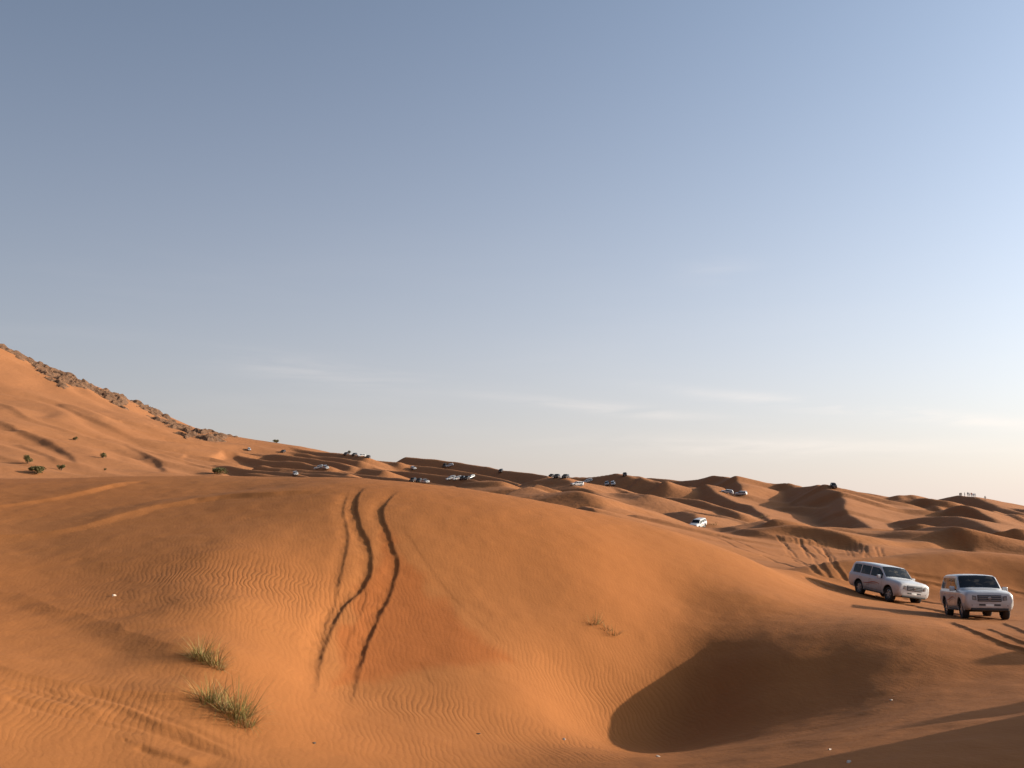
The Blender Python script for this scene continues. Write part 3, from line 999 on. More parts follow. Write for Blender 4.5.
def body_mesh():
    body = obj('body', loft_body(), [M_WHITE, M_TRIM])
    cut = []
    for ax in (AX_F, AX_R):
        for s in (-1, 1):
            bm = bmesh.new()
            lathe_y(bm, [(.475, -.26), (.475, .26)], (ax, s * .83, .44), 40)
            c = obj('cut', bm, [M_WHITE, M_TRIM])
            for p in c.data.polygons:
                p.material_index = 1
            cut.append(c)
            md = body.modifiers.new('b', 'BOOLEAN')
            md.operation = 'DIFFERENCE'
            md.object = c
            md.solver = 'EXACT'
    bpy.context.view_layer.update()
    dg = bpy.context.evaluated_depsgraph_get()
    me = bpy.data.meshes.new_from_object(body.evaluated_get(dg))
    body.modifiers.clear()
    body.data = me
    for p in me.polygons:
        p.use_smooth = True
    me.set_sharp_from_angle(angle=R(38))
    for c in cut:
        bpy.data.objects.remove(c)
    return body


def make_wheel(root, ax, s):
    w = empty('wheel')
    w.parent = root
    w.location = (ax, s * .81, TYRE_R)
    bm = bmesh.new()
    lathe_y(bm, [(.25, .10), (.29, .135), (.36, .135), (.385, .115), (.395, .06), (.395, -.06), (.385, -.115), (.36, -.135), (.29, -.135), (.25, -.10), (.25, .10)], (0, 0, 0), 40, cap=False)
    bmesh.ops.remove_doubles(bm, verts=bm.verts, dist=1e-5)
    obj('tyre', bm, M_TYRE, w, sharp=50)
    bm = bmesh.new()
    lathe_y(bm, [(.252, .10), (.235, .105), (.225, .04), (.05, .03), (.02, .03)], (0, 0, 0), 32, cap=False)
    lathe_y(bm, [(.06, .03), (.06, .10), (.045, .115), (.01, .115)], (0, 0, 0), 20)
    for k in range(6):
        box(bm, Vector((0, .085, 0)) + Vector((.145 * math.cos(k * PI / 3), 0, .145 * math.sin(k * PI / 3))), (.19, .03, .065), .008, Matrix.Rotation(-k * PI / 3, 4, 'Y'))
    o = obj('rim', bm, M_RIM, w, sharp=40)
    o.scale = (1, s, 1)
    return w


def make_car(name='offroad_car', paint=None):
    root = empty(name)
    body = body_mesh()
    body.parent = root
    # glass
    wn = Vector((.68, 0, .73))
    bm = bmesh.new()
    grid_slab(bm, [[top_pt(x, f, wn) for f in np.linspace(-.985, .985, 15)] for x in np.linspace(1.05, .44, 9)], .008, -.01)
    obj('windscreen', bm, M_GLASS, root, sharp=40)
    bm = bmesh.new()
    rn = Vector((-.93, 0, .36))
    grid_slab(bm, [[top_pt(x, f, rn) for f in np.linspace(-.86, .86, 11)] for x in np.linspace(-2.39, -2.265, 6)], .010, -.01)
    obj('rear_window', bm, M_GLASS, root, sharp=40)
    for s in (-1, 1):
        for xa, xb in ((.82, -.30), (-.37, -1.26), (-1.34, -2.08)):
            bm = bmesh.new()
            grid_slab(bm, [[side_pt(x, v, s) for v in np.linspace(.08, .86, 7)] for x in np.linspace(xa, xb, 9)], .006, -.012)
            obj('side_window', bm, M_GLASS, root, sharp=40)
        # door seams, sill step, wheel-arch lips, handles, decals
        bm = bmesh.new()
        for xx in (.86, -.335, -1.30):
            z0 = .50 if xx > -1 else .95
            grid_slab(bm, [[low_pt(x, z, s) for z in np.linspace(z0, 1.08, 6)] for x in (xx - .006, xx + .006)], .002, -.006)
        grid_slab(bm, [[low_pt(x, z, s) for z in (.49, .50)] for x in np.linspace(.86, -.85, 8)], .002, -.006)
        obj('door_seam', bm, M_TRIM, root)
        bm = bmesh.new()
        box(bm, (.07, s * .955, .36), (1.75, .16, .05), .015)
        obj('side_step', bm, M_TRIM, root, sharp=40)
        for ax in (AX_F, AX_R):
            bm = bmesh.new()
            R0, n = .475, 22
            for k in range(n):
                a0, a1 = R(-8 + 196 * k / n), R(-8 + 196 * (k + 1) / n)
                q = [(ax + r * math.cos(a), .44 + r * math.sin(a)) for a, r in ((a0, R0), (a1, R0), (a1, R0 + .045), (a0, R0 + .045))]
                v = [bm.verts.new((x, low_pt(x, min(max(z, .40), 1.0), s)[0][1] + s * .012, z)) for x, z in q]
                w_ = [bm.verts.new((u.co.x, u.co.y - s * .05, u.co.z)) for u in v]
                bm.faces.new(v)
                bm.faces.new(w_[::-1])
                bm.faces.new((v[0], v[1], w_[1], w_[0]))
                bm.faces.new((v[3], v[2], w_[2], w_[3]))
            bmesh.ops.remove_doubles(bm, verts=bm.verts, dist=1e-4)
            obj('wheel_arch_flare', bm, M_WHITE, root, sharp=40)
        for xx in (-.22, -1.17):
            bm = bmesh.new()
            box(bm, (xx, s * .985, 1.02), (.16, .035, .03), .01)
            obj('door_handle', bm, M_CHROME, root, sharp=40)
        bm = bmesh.new()
        up = [(x, .80 + .07 * math.sin(x * 3.1 + .5) + .045 * (1 - abs(x + .1) / .95)) for x in np.linspace(.70, -.92, 24)]
        rows = [[low_pt(x, z + dz, s) for dz in (-.035 * (1 - abs(x + .1) / .95) - .006, .0, .035 * (1 - abs(x + .1) / .95) + .006)] for x, z in up]
        grid_slab(bm, rows, .003, -.004)
        rows = [[low_pt(x, z + dz, s) for dz in (-.10 - .012, -.10 + .012)] for x, z in up[4:-5]]
        grid_slab(bm, rows, .003, -.004)
        obj('door_graphic', bm, M_DECAL, root)
        # mirror
        bm = bmesh.new()
        box(bm, (.74, s * 1.09, 1.26), (.13, .22, .20), .045)
        mo = obj('wing_mirror', bm, M_WHITE, root, sharp=60)
        bm = bmesh.new()
        box(bm, (.74, s * .965, 1.21), (.07, .12, .05), .012)
        obj('mirror_arm', bm, M_TRIM, mo, sharp=60)
        bm = bmesh.new()
        box(bm, (.672, s * 1.09, 1.26), (.01, .17, .16), .003)
        obj('mirror_glass', bm, M_CHROME, mo, sharp=60)
        # headlamp wraps the front corner
        bm = bmesh.new()
        rows = []
        for x, y in [(2.474, .50), (2.474, .58), (2.468, .66), (2.45, .735), (2.415, .80), (2.36, .86), (2.27, .905), (2.15, .935)]:
            n_ = Vector((.9 if y < .8 else .5, .3 * s if y < .8 else .85 * s, .1)).normalized()
            lo, hi = .80 + .05 * (y - .5) / .4, .985 + .07 * (y - .5) / .42
            rows.append([((x, s * (y + .012), lo + (hi - lo) * q), n_) for q in (0, .33, .67, 1)])
        grid_slab(bm, rows, .012, -.05)
        hl = obj('headlight', bm, M_LAMP, root, sharp=50)
        bm = bmesh.new()
        lathe_y(bm, [(.055, -.012), (.05, .012)], (0, 0, 0), 16)
        lamp = obj('reflector_bowl', bm, M_CHROME, hl, sharp=40)
        lamp.rotation_euler = (0, 0, -PI / 2)
        lamp.location = (2.487, s * .61, .89)
        bm = bmesh.new()
        lathe_y(bm, [(.062, -.02), (.062, .02), (.04, .026), (.04, .012)], (0, 0, 0), 18)
        fl = obj('fog_lamp', bm, M_TRIM, root, sharp=40)
        fl.rotation_euler = (0, 0, -PI / 2 + s * .45)
        fl.location = (2.435, s * .74, .60)
        bm = bmesh.new()
        rows = [[((x, s * y, z), Vector((-.8, s * .6, 0))) for z in (.86, .95, 1.05, 1.16)] for x, y in ((-2.475, .70), (-2.455, .80), (-2.40, .89), (-2.30, .935))]
        grid_slab(bm, rows, .018, -.04)
        obj('tail_light', bm, M_RED, root, sharp=50)
    # grille, bumper openings, plate, skid panel
    bm = bmesh.new()
    box(bm, (2.475, 0, .895), (.03, .95, .27), .03)
    g = obj('grille', bm, M_MESHG, root, sharp=40)
    bm = bmesh.new()
    for z in (.81, .895, .98):
        box(bm, (2.494, 0, z), (.02, .90, .022), .006)
    obj('grille_bar', bm, M_CHROME, g, sharp=40)
    bm = bmesh.new()
    lathe_y(bm, [(.06, -.008), (.055, .01), (.038, .012), (.038, .0)], (0, 0, 0), 20)
    e = obj('emblem', bm, M_CHROME, g, sharp=40)
    e.rotation_euler = (0, 0, -PI / 2)
    e.scale = (1.35, 1, 1)
    e.location = (2.508, 0, .895)
    for s in (-1, 1):
        bm = bmesh.new()
        box(bm, (2.468, s * .30, .62), (.02, .26, .075), .01)
        obj('bumper_intake', bm, M_TRIM, root, sharp=40)
    bm = bmesh.new()
    box(bm, (2.474, 0, .60), (.012, .30, .10), .004)
    obj('number_plate', bm, M_PLATE, root, sharp=40)
    bm = bmesh.new()
    box(bm, (2.37, 0, .44), (.20, 1.5, .13), .04)
    obj('skid_plate', bm, M_TRIM, root, sharp=40)
    bm = bmesh.new()
    box(bm, (-2.49, 0, .56), (.08, 1.5, .16), .03)
    obj('rear_bumper', bm, M_WHITE, root, sharp=40)
    bm = bmesh.new()
    box(bm, (-2.492, 0, .80), (.012, .5, .13), .004)
    obj('rear_plate', bm, M_PLATE, root, sharp=40)
    bm = bmesh.new()
    box(bm, (0, 0, .37), (4.0, 1.2, .06), .02)
    for ax in (AX_F, AX_R):
        box(bm, (ax, 0, .37), (.14, 1.35, .14), .04)
    obj('undercarriage', bm, M_TRIM, root, sharp=40)
    for ax in (AX_F, AX_R):
        for s in (-1, 1):
            make_wheel(root, ax, s)
    return root


def seat_on_ground(o, x, y, yaw, sink=.03, pitch=0, roll=0, e=1.3, up=0.0, scale=1.0):
    n = (gnormal(x, y, e) + Vector((0, 0, up))).normalized()
    f = Vector((math.cos(yaw), math.sin(yaw), 0))
    f = (f - n * f.dot(n)).normalized()
    l = n.cross(f)
    M = Matrix((f, l, n)).transposed().to_4x4()
    M = M @ Matrix.Rotation(pitch, 4, 'Y') @ Matrix.Rotation(roll, 4, 'X')
    # rest on the four wheels' mean ground height
    cs = [M @ Vector((a, b, 0)) for a in (AX_F, AX_R) for b in (-.8, .8)]
    z = sum(gz(x + c.x, y + c.y) - c.z for c in cs) / 4
    M.translation = (x, y, z - sink)
    M = M @ Matrix.Scale(scale, 4)
    o.matrix_world = M


def flat_copy(root, repaint=None):
    """all parts of a thing as one mesh (for copies a few pixels large)"""
    bpy.context.view_layer.update()
    bm = bmesh.new()
    mats = []

    def walk(o, M):
        Mo = M @ o.matrix_local
        if o.type == 'MESH':
            tmp = o.data.copy()
            tmp.transform(Mo)
            idx = []
            for m in o.data.materials:
                if repaint and m == M_WHITE:
                    m = repaint
                if m not in mats:
                    mats.append(m)
                idx.append(mats.index(m))
            nf = len(bm.faces)
            bm.from_mesh(tmp)
            bm.faces.ensure_lookup_table()
            for f in bm.faces[nf:]:
                f.material_index = idx[min(f.material_index, len(idx) - 1)]
            bpy.data.meshes.remove(tmp)
        for c in children(o):
            walk(c, Mo)
    Mi = root.matrix_local.inverted()
    walk(root, Mi)
    me = bpy.data.meshes.new('far_car')
    bm.to_mesh(me)
    bm.free()
    for m in mats:
        me.materials.append(m)
    for p in me.polygons:
        p.use_smooth = True
    me.set_sharp_from_angle(angle=R(38))
    return me


def build_cars():
    proto = make_car()
    far_white = flat_copy(proto)
    far_shaded = flat_copy(proto, M_SHADED)
    G = 'white off-road cars driving in convoy'
    x, y = wp(976, 619, 45.5)[:2]
    tag(proto, 'white off-road car nearest the camera, its dark grille facing us', 'car', G)
    seat_on_ground(proto, x, y, R(CAR_R[0]), pitch=R(CAR_R[1]), roll=R(CAR_R[2]))
    c = copy_tree(proto)
    x, y = wp(886, 599, 58)[:2]
    tag(c, 'white off-road car tilted on the slope just behind the nearest car', 'car')
    seat_on_ground(c, x, y, R(CAR_L[0]), pitch=R(CAR_L[1]), roll=R(CAR_L[2]))
    c = copy_tree(proto)
    x, y = wp(698, 532.5, 205)[:2]
    tag(c, 'sunlit white off-road car alone in the sandy hollow past the big dune', 'car')
    seat_on_ground(c, x, y, R(-125))
    # small in the picture: one mesh each
    FG = 'distant cars scattered over the dunes'
    L = [  # px, py, d0, d1, yaw, shade-painted, label
        (727, 493.5, 240, 420, 160, 0, 'white car nosing over the dune edge, left of a pair on a lit crest'),
        (741, 494.5, 240, 420, 150, 0, 'white car climbing the trampled lit crest, right of a pair'),
        (833.5, 486.5, 260, 420, 262, 1, 'shade-painted white car alone on the skyline on top of a tall dune'),
        (625, 475.5, 300, 480, 262, 1, 'shade-painted white car alone on the skyline of a low dark dune crest'),
        (607.5, 485, 280, 480, 260, 0, 'left of two white cars parked close together below the low skyline dune'),
        (613.5, 485, 280, 480, 265, 0, 'right of two white cars parked close together below the low skyline dune'),
        (577, 485.5, 250, 480, 200, 0, 'white car seen side on with long shadow on the lit slope'),
        (588, 482.5, 270, 480, 190, 0, 'dusty white car in shade just behind the side-on white car'),
        (551.5, 475, 280, 520, 250, 1, 'leftmost of three shade-painted white cars lined up on the skyline'),
        (557, 475.5, 280, 520, 255, 1, 'middle one of three shade-painted white cars lined up on the skyline'),
        (565.5, 477, 270, 520, 250, 1, 'rightmost of three shade-painted white cars lined up on the skyline'),
        (501, 472, 300, 560, 258, 1, 'shade-painted white car high on the long dark dune'),
        (450, 466.5, 300, 560, 180, 0, 'white car in shade just under the dark skyline crest'),
        (445, 466.5, 300, 560, 260, 1, 'shade-painted car beside the white one just under the dark skyline crest'),
        (451, 479.5, 280, 520, 200, 0, 'leftmost white car of the row in the dark valley'),
        (457.5, 479.2, 280, 520, 205, 0, 'second white car of the row in the dark valley'),
        (462.5, 479, 280, 520, 260, 1, 'shade-painted car in the middle of the row in the dark valley'),
        (467, 478.8, 280, 520, 255, 1, 'second shade-painted car of the row in the dark valley'),
        (471.5, 478.5, 280, 520, 230, 0, 'rightmost white car of the row in the dark valley'),
        (413.5, 469.5, 280, 560, 300, 0, 'bright white car alone on the dark slope above a shade-painted pair'),
        (413, 481, 260, 520, 255, 1, 'left of two shade-painted cars at the foot of the dark slope'),
        (419, 481.5, 260, 520, 262, 1, 'right of two shade-painted cars at the foot of the dark slope'),
        (425.5, 482.5, 260, 500, 300, 0, 'small white car beside the two shade-painted cars at the slope foot'),
        (361.5, 454.5, 300, 620, 210, 0, 'white car parked high on the left skyline among dark spots'),
        (346, 454.5, 300, 620, 262, 1, 'shade-painted car left of the white one on the left skyline'),
        (354.5, 455, 300, 620, 255, 1, 'shade-painted car close beside the white one on the left skyline'),
        (368, 456.5, 300, 620, 265, 1, 'shade-painted car right of the white one on the left skyline'),
        (319, 468.5, 260, 560, 185, 0, 'left of two white cars on the striped slope beyond the near dune'),
        (326, 468.5, 260, 560, 300, 0, 'right of two white cars on the striped slope beyond the near dune'),
        (295.5, 475, 200, 500, 290, 0, 'white car half hidden by the near dune crest'),
        (283, 452.5, 300, 620, 262, 1, 'shade-painted car on the brown slope below a skyline bush'),
        (249, 450.5, 300, 620, 290, 0, 'tiny white car high on the left slope near the end of the rocks'),
    ]
    for px, py, d0, d1, yaw, dark, lab in L:
        o = bpy.data.objects.new('distant_car', far_shaded if dark else far_white)
        COL.objects.link(o)
        tag(o, lab, 'car', FG)
        x, y, _ = hit(px, py, d0, d1)
        seat_on_ground(o, x, y, R(yaw), sink=.12, e=2.5, up=.9, scale=.76)


CAR_R, CAR_L = (-101, 0, 0), (-76, 0, 0)
build_cars()
# ------------------------------------------------------------------ plants, rocks, people, small things
def leaf_mat(name, c1, c2, scale=3.0):
    m = mat(name, c1, .75, 0, .2)
    t = NT(m.node_tree)
    b = m.node_tree.nodes['Principled BSDF']
    g = t.n('ShaderNodeNewGeometry')
    t.l(t.mix(g.outputs['Random Per Island'], c1, c2), b.inputs['Base Color'])
    return m


M_GREEN = leaf_mat('green_grass_blade', (.15, .135, .034), (.27, .21, .07))
M_DRY = leaf_mat('dry_grass_blade', (.36, .25, .11), (.20, .12, .05))
M_LEAF = leaf_mat('shrub_leaf', (.075, .07, .026), (.13, .11, .045))
M_STEM = mat('woody_stem', (.10, .065, .04), .9)


def blades(bm, n, rad, lmin, lmax, lean, rnd, w=.006):
    for _ in range(n):
        a = rnd.uniform(0, 2 * PI)
        r = rad * math.sqrt(rnd.random())
        p = Vector((r * math.cos(a), r * math.sin(a), -.04))
        out = a + rnd.gauss(0, .6)
        tilt = abs(rnd.gauss(lean * (.3 + .7 * r / rad), .35))
        L = rnd.uniform(lmin, lmax) * rnd.uniform(.5, 1.1)
        side = Vector((-math.sin(out), math.cos(out), 0))
        prev = None
        k = 5
        curve = rnd.uniform(.2, 1.0)
        for i in range(k + 1):
            t = i / k
            th = tilt + curve * t * t
            ww = w * (1 - t * .85) * rnd.uniform(.9, 1.1)
            v = (bm.verts.new(p - side * ww), bm.verts.new(p + side * ww))
            if prev:
                bm.faces.new((prev[0], prev[1], v[1], v[0]))
            prev = v
            p = p + Vector((math.cos(out) * math.sin(th), math.sin(out) * math.sin(th), math.cos(th))) * (L / k)


def grass_tuft(px, py, d0, d1, clumps, label, seed, cat='grass tuft', w=.006):
    rnd = random.Random(seed)
    x, y, z = hit(px, py, d0, d1)
    root = empty('grass_tuft', (x, y, gz(x, y)))
    tag(root, label, cat, 'tufts of desert grass')
    gb, db = bmesh.new(), bmesh.new()
    for cx, cy, rad, lmin, lmax, n, dry in clumps:
        for bm, k in ((gb, int(.66 * n * (1 - dry))), (db, int(.66 * n * dry))):
            s = len(bm.verts)
            blades(bm, k, rad, lmin, lmax, 1.15, rnd, w)
            bm.verts.ensure_lookup_table()
            dz = gz(x + cx, y + cy) - gz(x, y)
            bmesh.ops.translate(bm, verts=bm.verts[s:], vec=(cx, cy, dz))
    obj('green_blades', gb, M_GREEN, root, smooth=False)
    obj('dry_blades', db, M_DRY, root, smooth=False)
    return root


def build_grass():
    grass_tuft(207, 664, 15, 50, [(-.2, .18, .24, .5, 1.05, 300, .28), (.16, .0, .2, .4, .9, 220, .4), (.38, -.2, .17, .3, .7, 140, .65), (-.45, .4, .12, .25, .55, 60, .4)],
               'upper of the two green grass tufts on the low sand ridge at left', 1, w=.0075)
    grass_tuft(224, 712, 12, 45, [(-.48, .36, .30, .45, .95, 380, .2), (-.05, .12, .24, .4, .9, 240, .5), (.34, -.08, .30, .55, 1.3, 380, .32), (.62, -.38, .26, .35, .85, 240, .4), (.1, -.02, .2, .2, .55, 120, .97)],
               'larger lower tuft of green and straw grass on the low sand ridge', 2, w=.0075)
    grass_tuft(602, 628, 25, 60, [(-.28, .12, .26, .3, .65, 130, .45), (.18, -.05, .2, .2, .5, 90, .8), (.42, -.2, .22, .25, .55, 90, .55)],
               'small half buried grass tuft alone on the big dune face', 3, w=.008)
    grass_tuft(764, 517, 140, 300, [(-.5, .3, .5, .7, 1.3, 60, .9), (.8, -.4, .5, .6, 1.2, 50, .9)], 'pale dry grass on the small peak of the tracked dune', 4, w=.03)
    grass_tuft(709, 525, 150, 330, [(-1, .3, .8, .7, 1.4, 70, .8), (1.1, 0, .7, .6, 1.2, 60, .8)], 'straw coloured grass behind the sunlit white car', 5, w=.03)


def shrub(px, py, d0, d1, w, h, label, seed, n=420, sparse=0):
    rnd = random.Random(seed)
    x, y, z = hit(px, py, d0, d1)
    root = empty('desert_shrub', (x, y, z))
    tag(root, label, 'shrub', 'shrubs on the far slope')
    lumps = [(rnd.uniform(-.32, .32) * w, rnd.uniform(-.3, .3) * w, rnd.uniform(.35, .68) * h, rnd.uniform(.2, .34) * w) for _ in range(7)]
    bm = bmesh.new()
    for _ in range(int(n * 2.6)):
        lx, ly, lz, lr = rnd.choice(lumps)
        v = Vector((rnd.gauss(0, 1), rnd.gauss(0, 1), rnd.gauss(0, 1))).normalized() * lr * (rnd.random() ** .35)
        c = Vector((lx + v.x, ly + v.y, max(.05, lz + v.z * h / w * 1.05)))
        s = rnd.uniform(.09, .19) * (w / 3) ** .5
        q = Matrix.Rotation(rnd.uniform(0, 6.3), 3, 'Z') @ Matrix.Rotation(rnd.uniform(0, 3.1), 3, 'X')
        bm.faces.new([bm.verts.new(c + q @ Vector(p)) for p in ((-s, 0, 0), (0, -s * .6, 0), (s * 1.3, 0, 0), (0, s * .6, 0))])
    obj('foliage', bm, M_LEAF, root, smooth=False)
    bm = bmesh.new()
    for lx, ly, lz, lr in lumps:
        a, b = Vector((lx * .12, ly * .12, -.3)), Vector((lx, ly, lz))
        d = (b - a)
        sd = d.cross(Vector((.3, .9, .1))).normalized()
        sd2 = d.cross(sd).normalized()
        prev = None
        for i in range(5):
            t = i / 4
            p = a + d * t + sd * .08 * math.sin(t * 3)
            r = .09 * (1 - .7 * t)
            ring = [bm.verts.new(p + sd * r * math.cos(k * PI / 3) + sd2 * r * math.sin(k * PI / 3)) for k in range(6)]
            if prev:
                for k in range(6):
                    bm.faces.new((prev[k], prev[(k + 1) % 6], ring[(k + 1) % 6], ring[k]))
            prev = ring
    obj('stem', bm, M_STEM, root)


def build_shrubs():
    shrub(28, 463.5, 180, 450, 2.9, 3.0, 'upright green shrub behind the wide low shrub at far left', 21, 520)
    shrub(36, 474, 150, 400, 4.4, 2.5, 'wide low green shrub, lowest of the cluster at far left', 22, 700)
    shrub(61, 470.5, 150, 400, 2.2, 2.2, 'small round dark shrub standing right of the far left cluster', 23, 420)
    shrub(103, 458, 200, 450, 2.6, 2.2, 'small yellowish green shrub beside a dark sand band', 24, 300)
    shrub(219, 474.5, 150, 450, 5.6, 3.0, 'large grey green shrub just above the near dune crest', 25, 800)
    shrub(105, 470.5, 150, 450, 1.0, .8, 'tiny dark shrub just above the near dune crest', 26, 120)
    shrub(75, 440.5, 250, 600, 2.4, 1.5, 'small dark shrub alone high on the left sand slope', 27, 250)
    shrub(277, 442.5, 350, 700, 4.2, 2.4, 'dark bush on the skyline right of the rocks', 28, 420)
    shrub(349, 450, 350, 700, 1.8, 2.2, 'slim dark bush standing on the left skyline', 29, 200)


def rock_material():
    m = mat('weathered_rock', (.25, .17, .11), .95, 0, .15)
    t = NT(m.node_tree)
    b = m.node_tree.nodes['Principled BSDF']
    g = t.n('ShaderNodeNewGeometry')
    nz = t.n('ShaderNodeTexNoise', i_Scale=.45, i_Detail=7.0, i_Roughness=.65)
    t.l(g.outputs['Position'], nz.inputs['Vector'])
    c = t.mix(t.ramp(nz.outputs['Fac'], .35, .65), (.16, .085, .047), (.075, .046, .031))
    c = t.mix(t.math('MULTIPLY', g.outputs['Random Per Island'], .0), c, (.34, .21, .13))
    nm = t.n('ShaderNodeSeparateXYZ')
    t.l(g.outputs['True Normal'], nm.inputs[0])
    c = t.mix(t.math('MULTIPLY', t.ramp(nm.outputs['Z'], .80, .97), .5), c, (.29, .125, .05))     # blown sand on the flat ledges
    t.l(c, b.inputs['Base Color'])
    bp = t.n('ShaderNodeBump', i_Strength=.8, i_Distance=.6)
    t.l(nz.outputs['Fac'], bp.inputs['Height'])
    t.l(bp.outputs[0], b.inputs['Normal'])
    return m


M_ROCK = rock_material()
M_STONE = mat('pale_stone', (.55, .45, .36), .8)


def boulder(bm, c, s, rnd, sub=2):
    r = bmesh.ops.create_icosphere(bm, subdivisions=sub, radius=1)
    ph = [rnd.uniform(0, 6) for _ in range(6)]
    planes = [(Vector((rnd.gauss(0, 1), rnd.gauss(0, 1), rnd.gauss(0, .7))).normalized(), rnd.uniform(.45, .85)) for _ in range(9)]
    q = Matrix.Rotation(rnd.uniform(0, 6.3), 3, 'Z')
    for v in r['verts']:
        p = v.co.copy()
        for n, d in planes:
            k = p.dot(n)
            if k > d:
                p -= n * (k - d)
        p *= 1 + .10 * math.sin(5 * p.x + ph[0]) * math.sin(6 * p.y + ph[1]) + .07 * math.sin(9 * p.z + ph[2])
        v.co = Vector(c) + q @ Vector((p.x * s[0], p.y * s[1], p.z * s[2]))


def outcrop(poly, amp, label, seed):
    """bare rock breaking through the sand: a craggy patch that dips under the sand at its ragged edge"""
    P = np.array([hit(px, py, 350, 720, 500)[:2] for px, py in poly])
    st = 1.25
    xs, ys = np.arange(P[:, 0].min() - 3, P[:, 0].max() + 3, st), np.arange(P[:, 1].min() - 3, P[:, 1].max() + 3, st)
    X, Y = np.meshgrid(xs, ys)
    ins = np.zeros(X.shape, bool)
    dm = np.full(X.shape, 1e9)
    wx, wy = X + 3.5 * fbm(X / 7 + seed, Y / 7, 3), Y + 3.5 * fbm(X / 7, Y / 7 + seed, 3)
    for k in range(len(P)):
        (x0, y0), (x1, y1) = P[k], P[(k + 1) % len(P)]
        ins ^= ((y0 > wy) != (y1 > wy)) & (wx < (x1 - x0) * (wy - y0) / (y1 - y0 + 1e-9) + x0)
        dx, dy = x1 - x0, y1 - y0
        t = np.clip(((wx - x0) * dx + (wy - y0) * dy) / (dx * dx + dy * dy + 1e-9), 0, 1)
        dm = np.minimum(dm, np.hypot(wx - x0 - t * dx, wy - y0 - t * dy))
    sd = np.where(ins, dm, -dm)
    rg = 1 - np.abs(fbm(X / 13 + seed, Y / 13, 2))
    cr = fbm(X / 4.6, Y / 4.6 + seed, 3)
    cells = np.floor(2.2 * (fbm(X / 9 + 3 * seed, Y / 9, 2) + .35 * cr)) / 2.2      # broken ledges
    h = amp * (.35 * rg + .55 * cells + .28 * cr) * sstep(-1.5, 5, sd) + .5 * sstep(0, 6, sd) * amp * .6 - 1.2 * sstep(2.0, -2.5, sd) - .25
    Z = base_h(X.ravel(), Y.ravel()).reshape(X.shape)
    keep = (sd > -3.5)
    idx = -np.ones(X.shape, int)
    bm = bmesh.new()
    o = Vector((P[:, 0].mean(), P[:, 1].mean(), 0))
    o.z = float(base_h(np.array([o.x]), np.array([o.y]))[0])
    vs = {}
    r2 = np.random.default_rng(seed)
    J = r2.uniform(-.4, .4, (3,) + X.shape)
    for i in range(X.shape[0] - 1):
        for k in range(X.shape[1] - 1):
            q = ((i, k), (i, k + 1), (i + 1, k + 1), (i + 1, k))
            if all(keep[a] for a in q):
                f = []
                for a in q:
                    if a not in vs:
                        vs[a] = bm.verts.new((X[a] + J[0][a] - o.x, Y[a] + J[1][a] - o.y, Z[a] + h[a] + J[2][a] - o.z))
                    f.append(vs[a])
                bm.faces.new(f)
    bm.normal_update()
    # keep the one connected patch
    seen, best = set(), []
    for v in bm.verts:
        if v in seen:
            continue
        st_, comp = [v], []
        seen.add(v)
        while st_:
            c = st_.pop()
            comp.append(c)
            for e in c.link_edges:
                w = e.other_vert(c)
                if w not in seen:
                    seen.add(w)
                    st_.append(w)
        if len(comp) > len(best):
            best = comp
    bs = set(best)
    bmesh.ops.delete(bm, geom=[v for v in bm.verts if v not in bs], context='VERTS')
    ob = obj('rocky_outcrop', bm, M_ROCK, smooth=False)
    ob.location = o
    tag(ob, label, 'rock', 'rock outcrops along the slope crest')


def build_rocks():
    outcrop([(-4, 342), (14, 346), (30, 356), (44, 366), (42, 371), (24, 361), (8, 352), (-4, 349)], 1.6, 'thin line of dark rocks along the topmost part of the skyline', 31)
    outcrop([(30, 361), (44, 367), (62, 374), (80, 376), (96, 376), (110, 381), (127, 392), (134, 408), (122, 409), (110, 402), (96, 393), (84, 388), (58, 388), (40, 376)], 3.0, 'longest brown rock outcrop, jutting through the sand crest at upper left', 32)
    outcrop([(124, 392), (146, 402), (160, 409), (174, 420), (190, 430), (199, 437), (186, 439), (168, 429), (152, 419), (136, 410)], 2.6, 'brown rocks running down the middle of the left skyline', 33)
    outcrop([(192, 429), (206, 428), (222, 429), (236, 433), (243, 438), (228, 442), (206, 442), (194, 438)], 2.3, 'last low dark rocks at the right end of the rocky crest', 34)


def pebble(px, py, d0, d1, s, label, seed, m, flat=.6):
    rnd = random.Random(seed)
    x, y, z = hit(px, py, d0, d1)
    bm = bmesh.new()
    boulder(bm, (0, 0, 0), (s, s * .8, s * flat), rnd, 3)
    o = obj('loose_stone', bm, m, smooth=False)
    o.location = (x, y, gz(x, y) + s * flat * .3)
    tag(o, label, 'stone', 'loose bits lying on the sand')


def build_bits():
    dk = mat('dark_stone', (.07, .045, .03), .9)
    pebble(114, 597, 15, 60, .07, 'pale stone on the open sand at far left above the grass', 41, M_STONE)
    pebble(564, 739, 15, 50, .06, 'pale stone on the rippled floor left of the dark hollow', 42, M_STONE)
    pebble(658, 756, 15, 50, .06, 'whitish stone just below the tip of the dark hollow', 43, M_STONE)
    pebble(891, 702, 15, 50, .055, 'whitish stone on the dim slope below the nearest car', 44, M_STONE)
    pebble(830, 750, 15, 50, .05, 'whitish stone near the bottom edge, right of the hollow', 45, M_STONE)
    pebble(849, 762, 15, 50, .06, 'greyish stone lowest at the bottom edge, right of the hollow', 46, M_STONE)
    pebble(478, 733, 15, 50, .08, 'dark flat stone on the rippled valley floor', 47, dk, .3)
    pebble(314, 744, 15, 50, .05, 'small dark stone right of the large grass tuft', 48, dk)
    pebble(1020, 700, 15, 50, .0, '', 0, M_STONE) if False else None


# ---- people on the far dune
M_SKIN = mat('skin', (.30, .17, .11), .6)
M_HAIR = mat('dark_hair', (.02, .015, .012), .7)


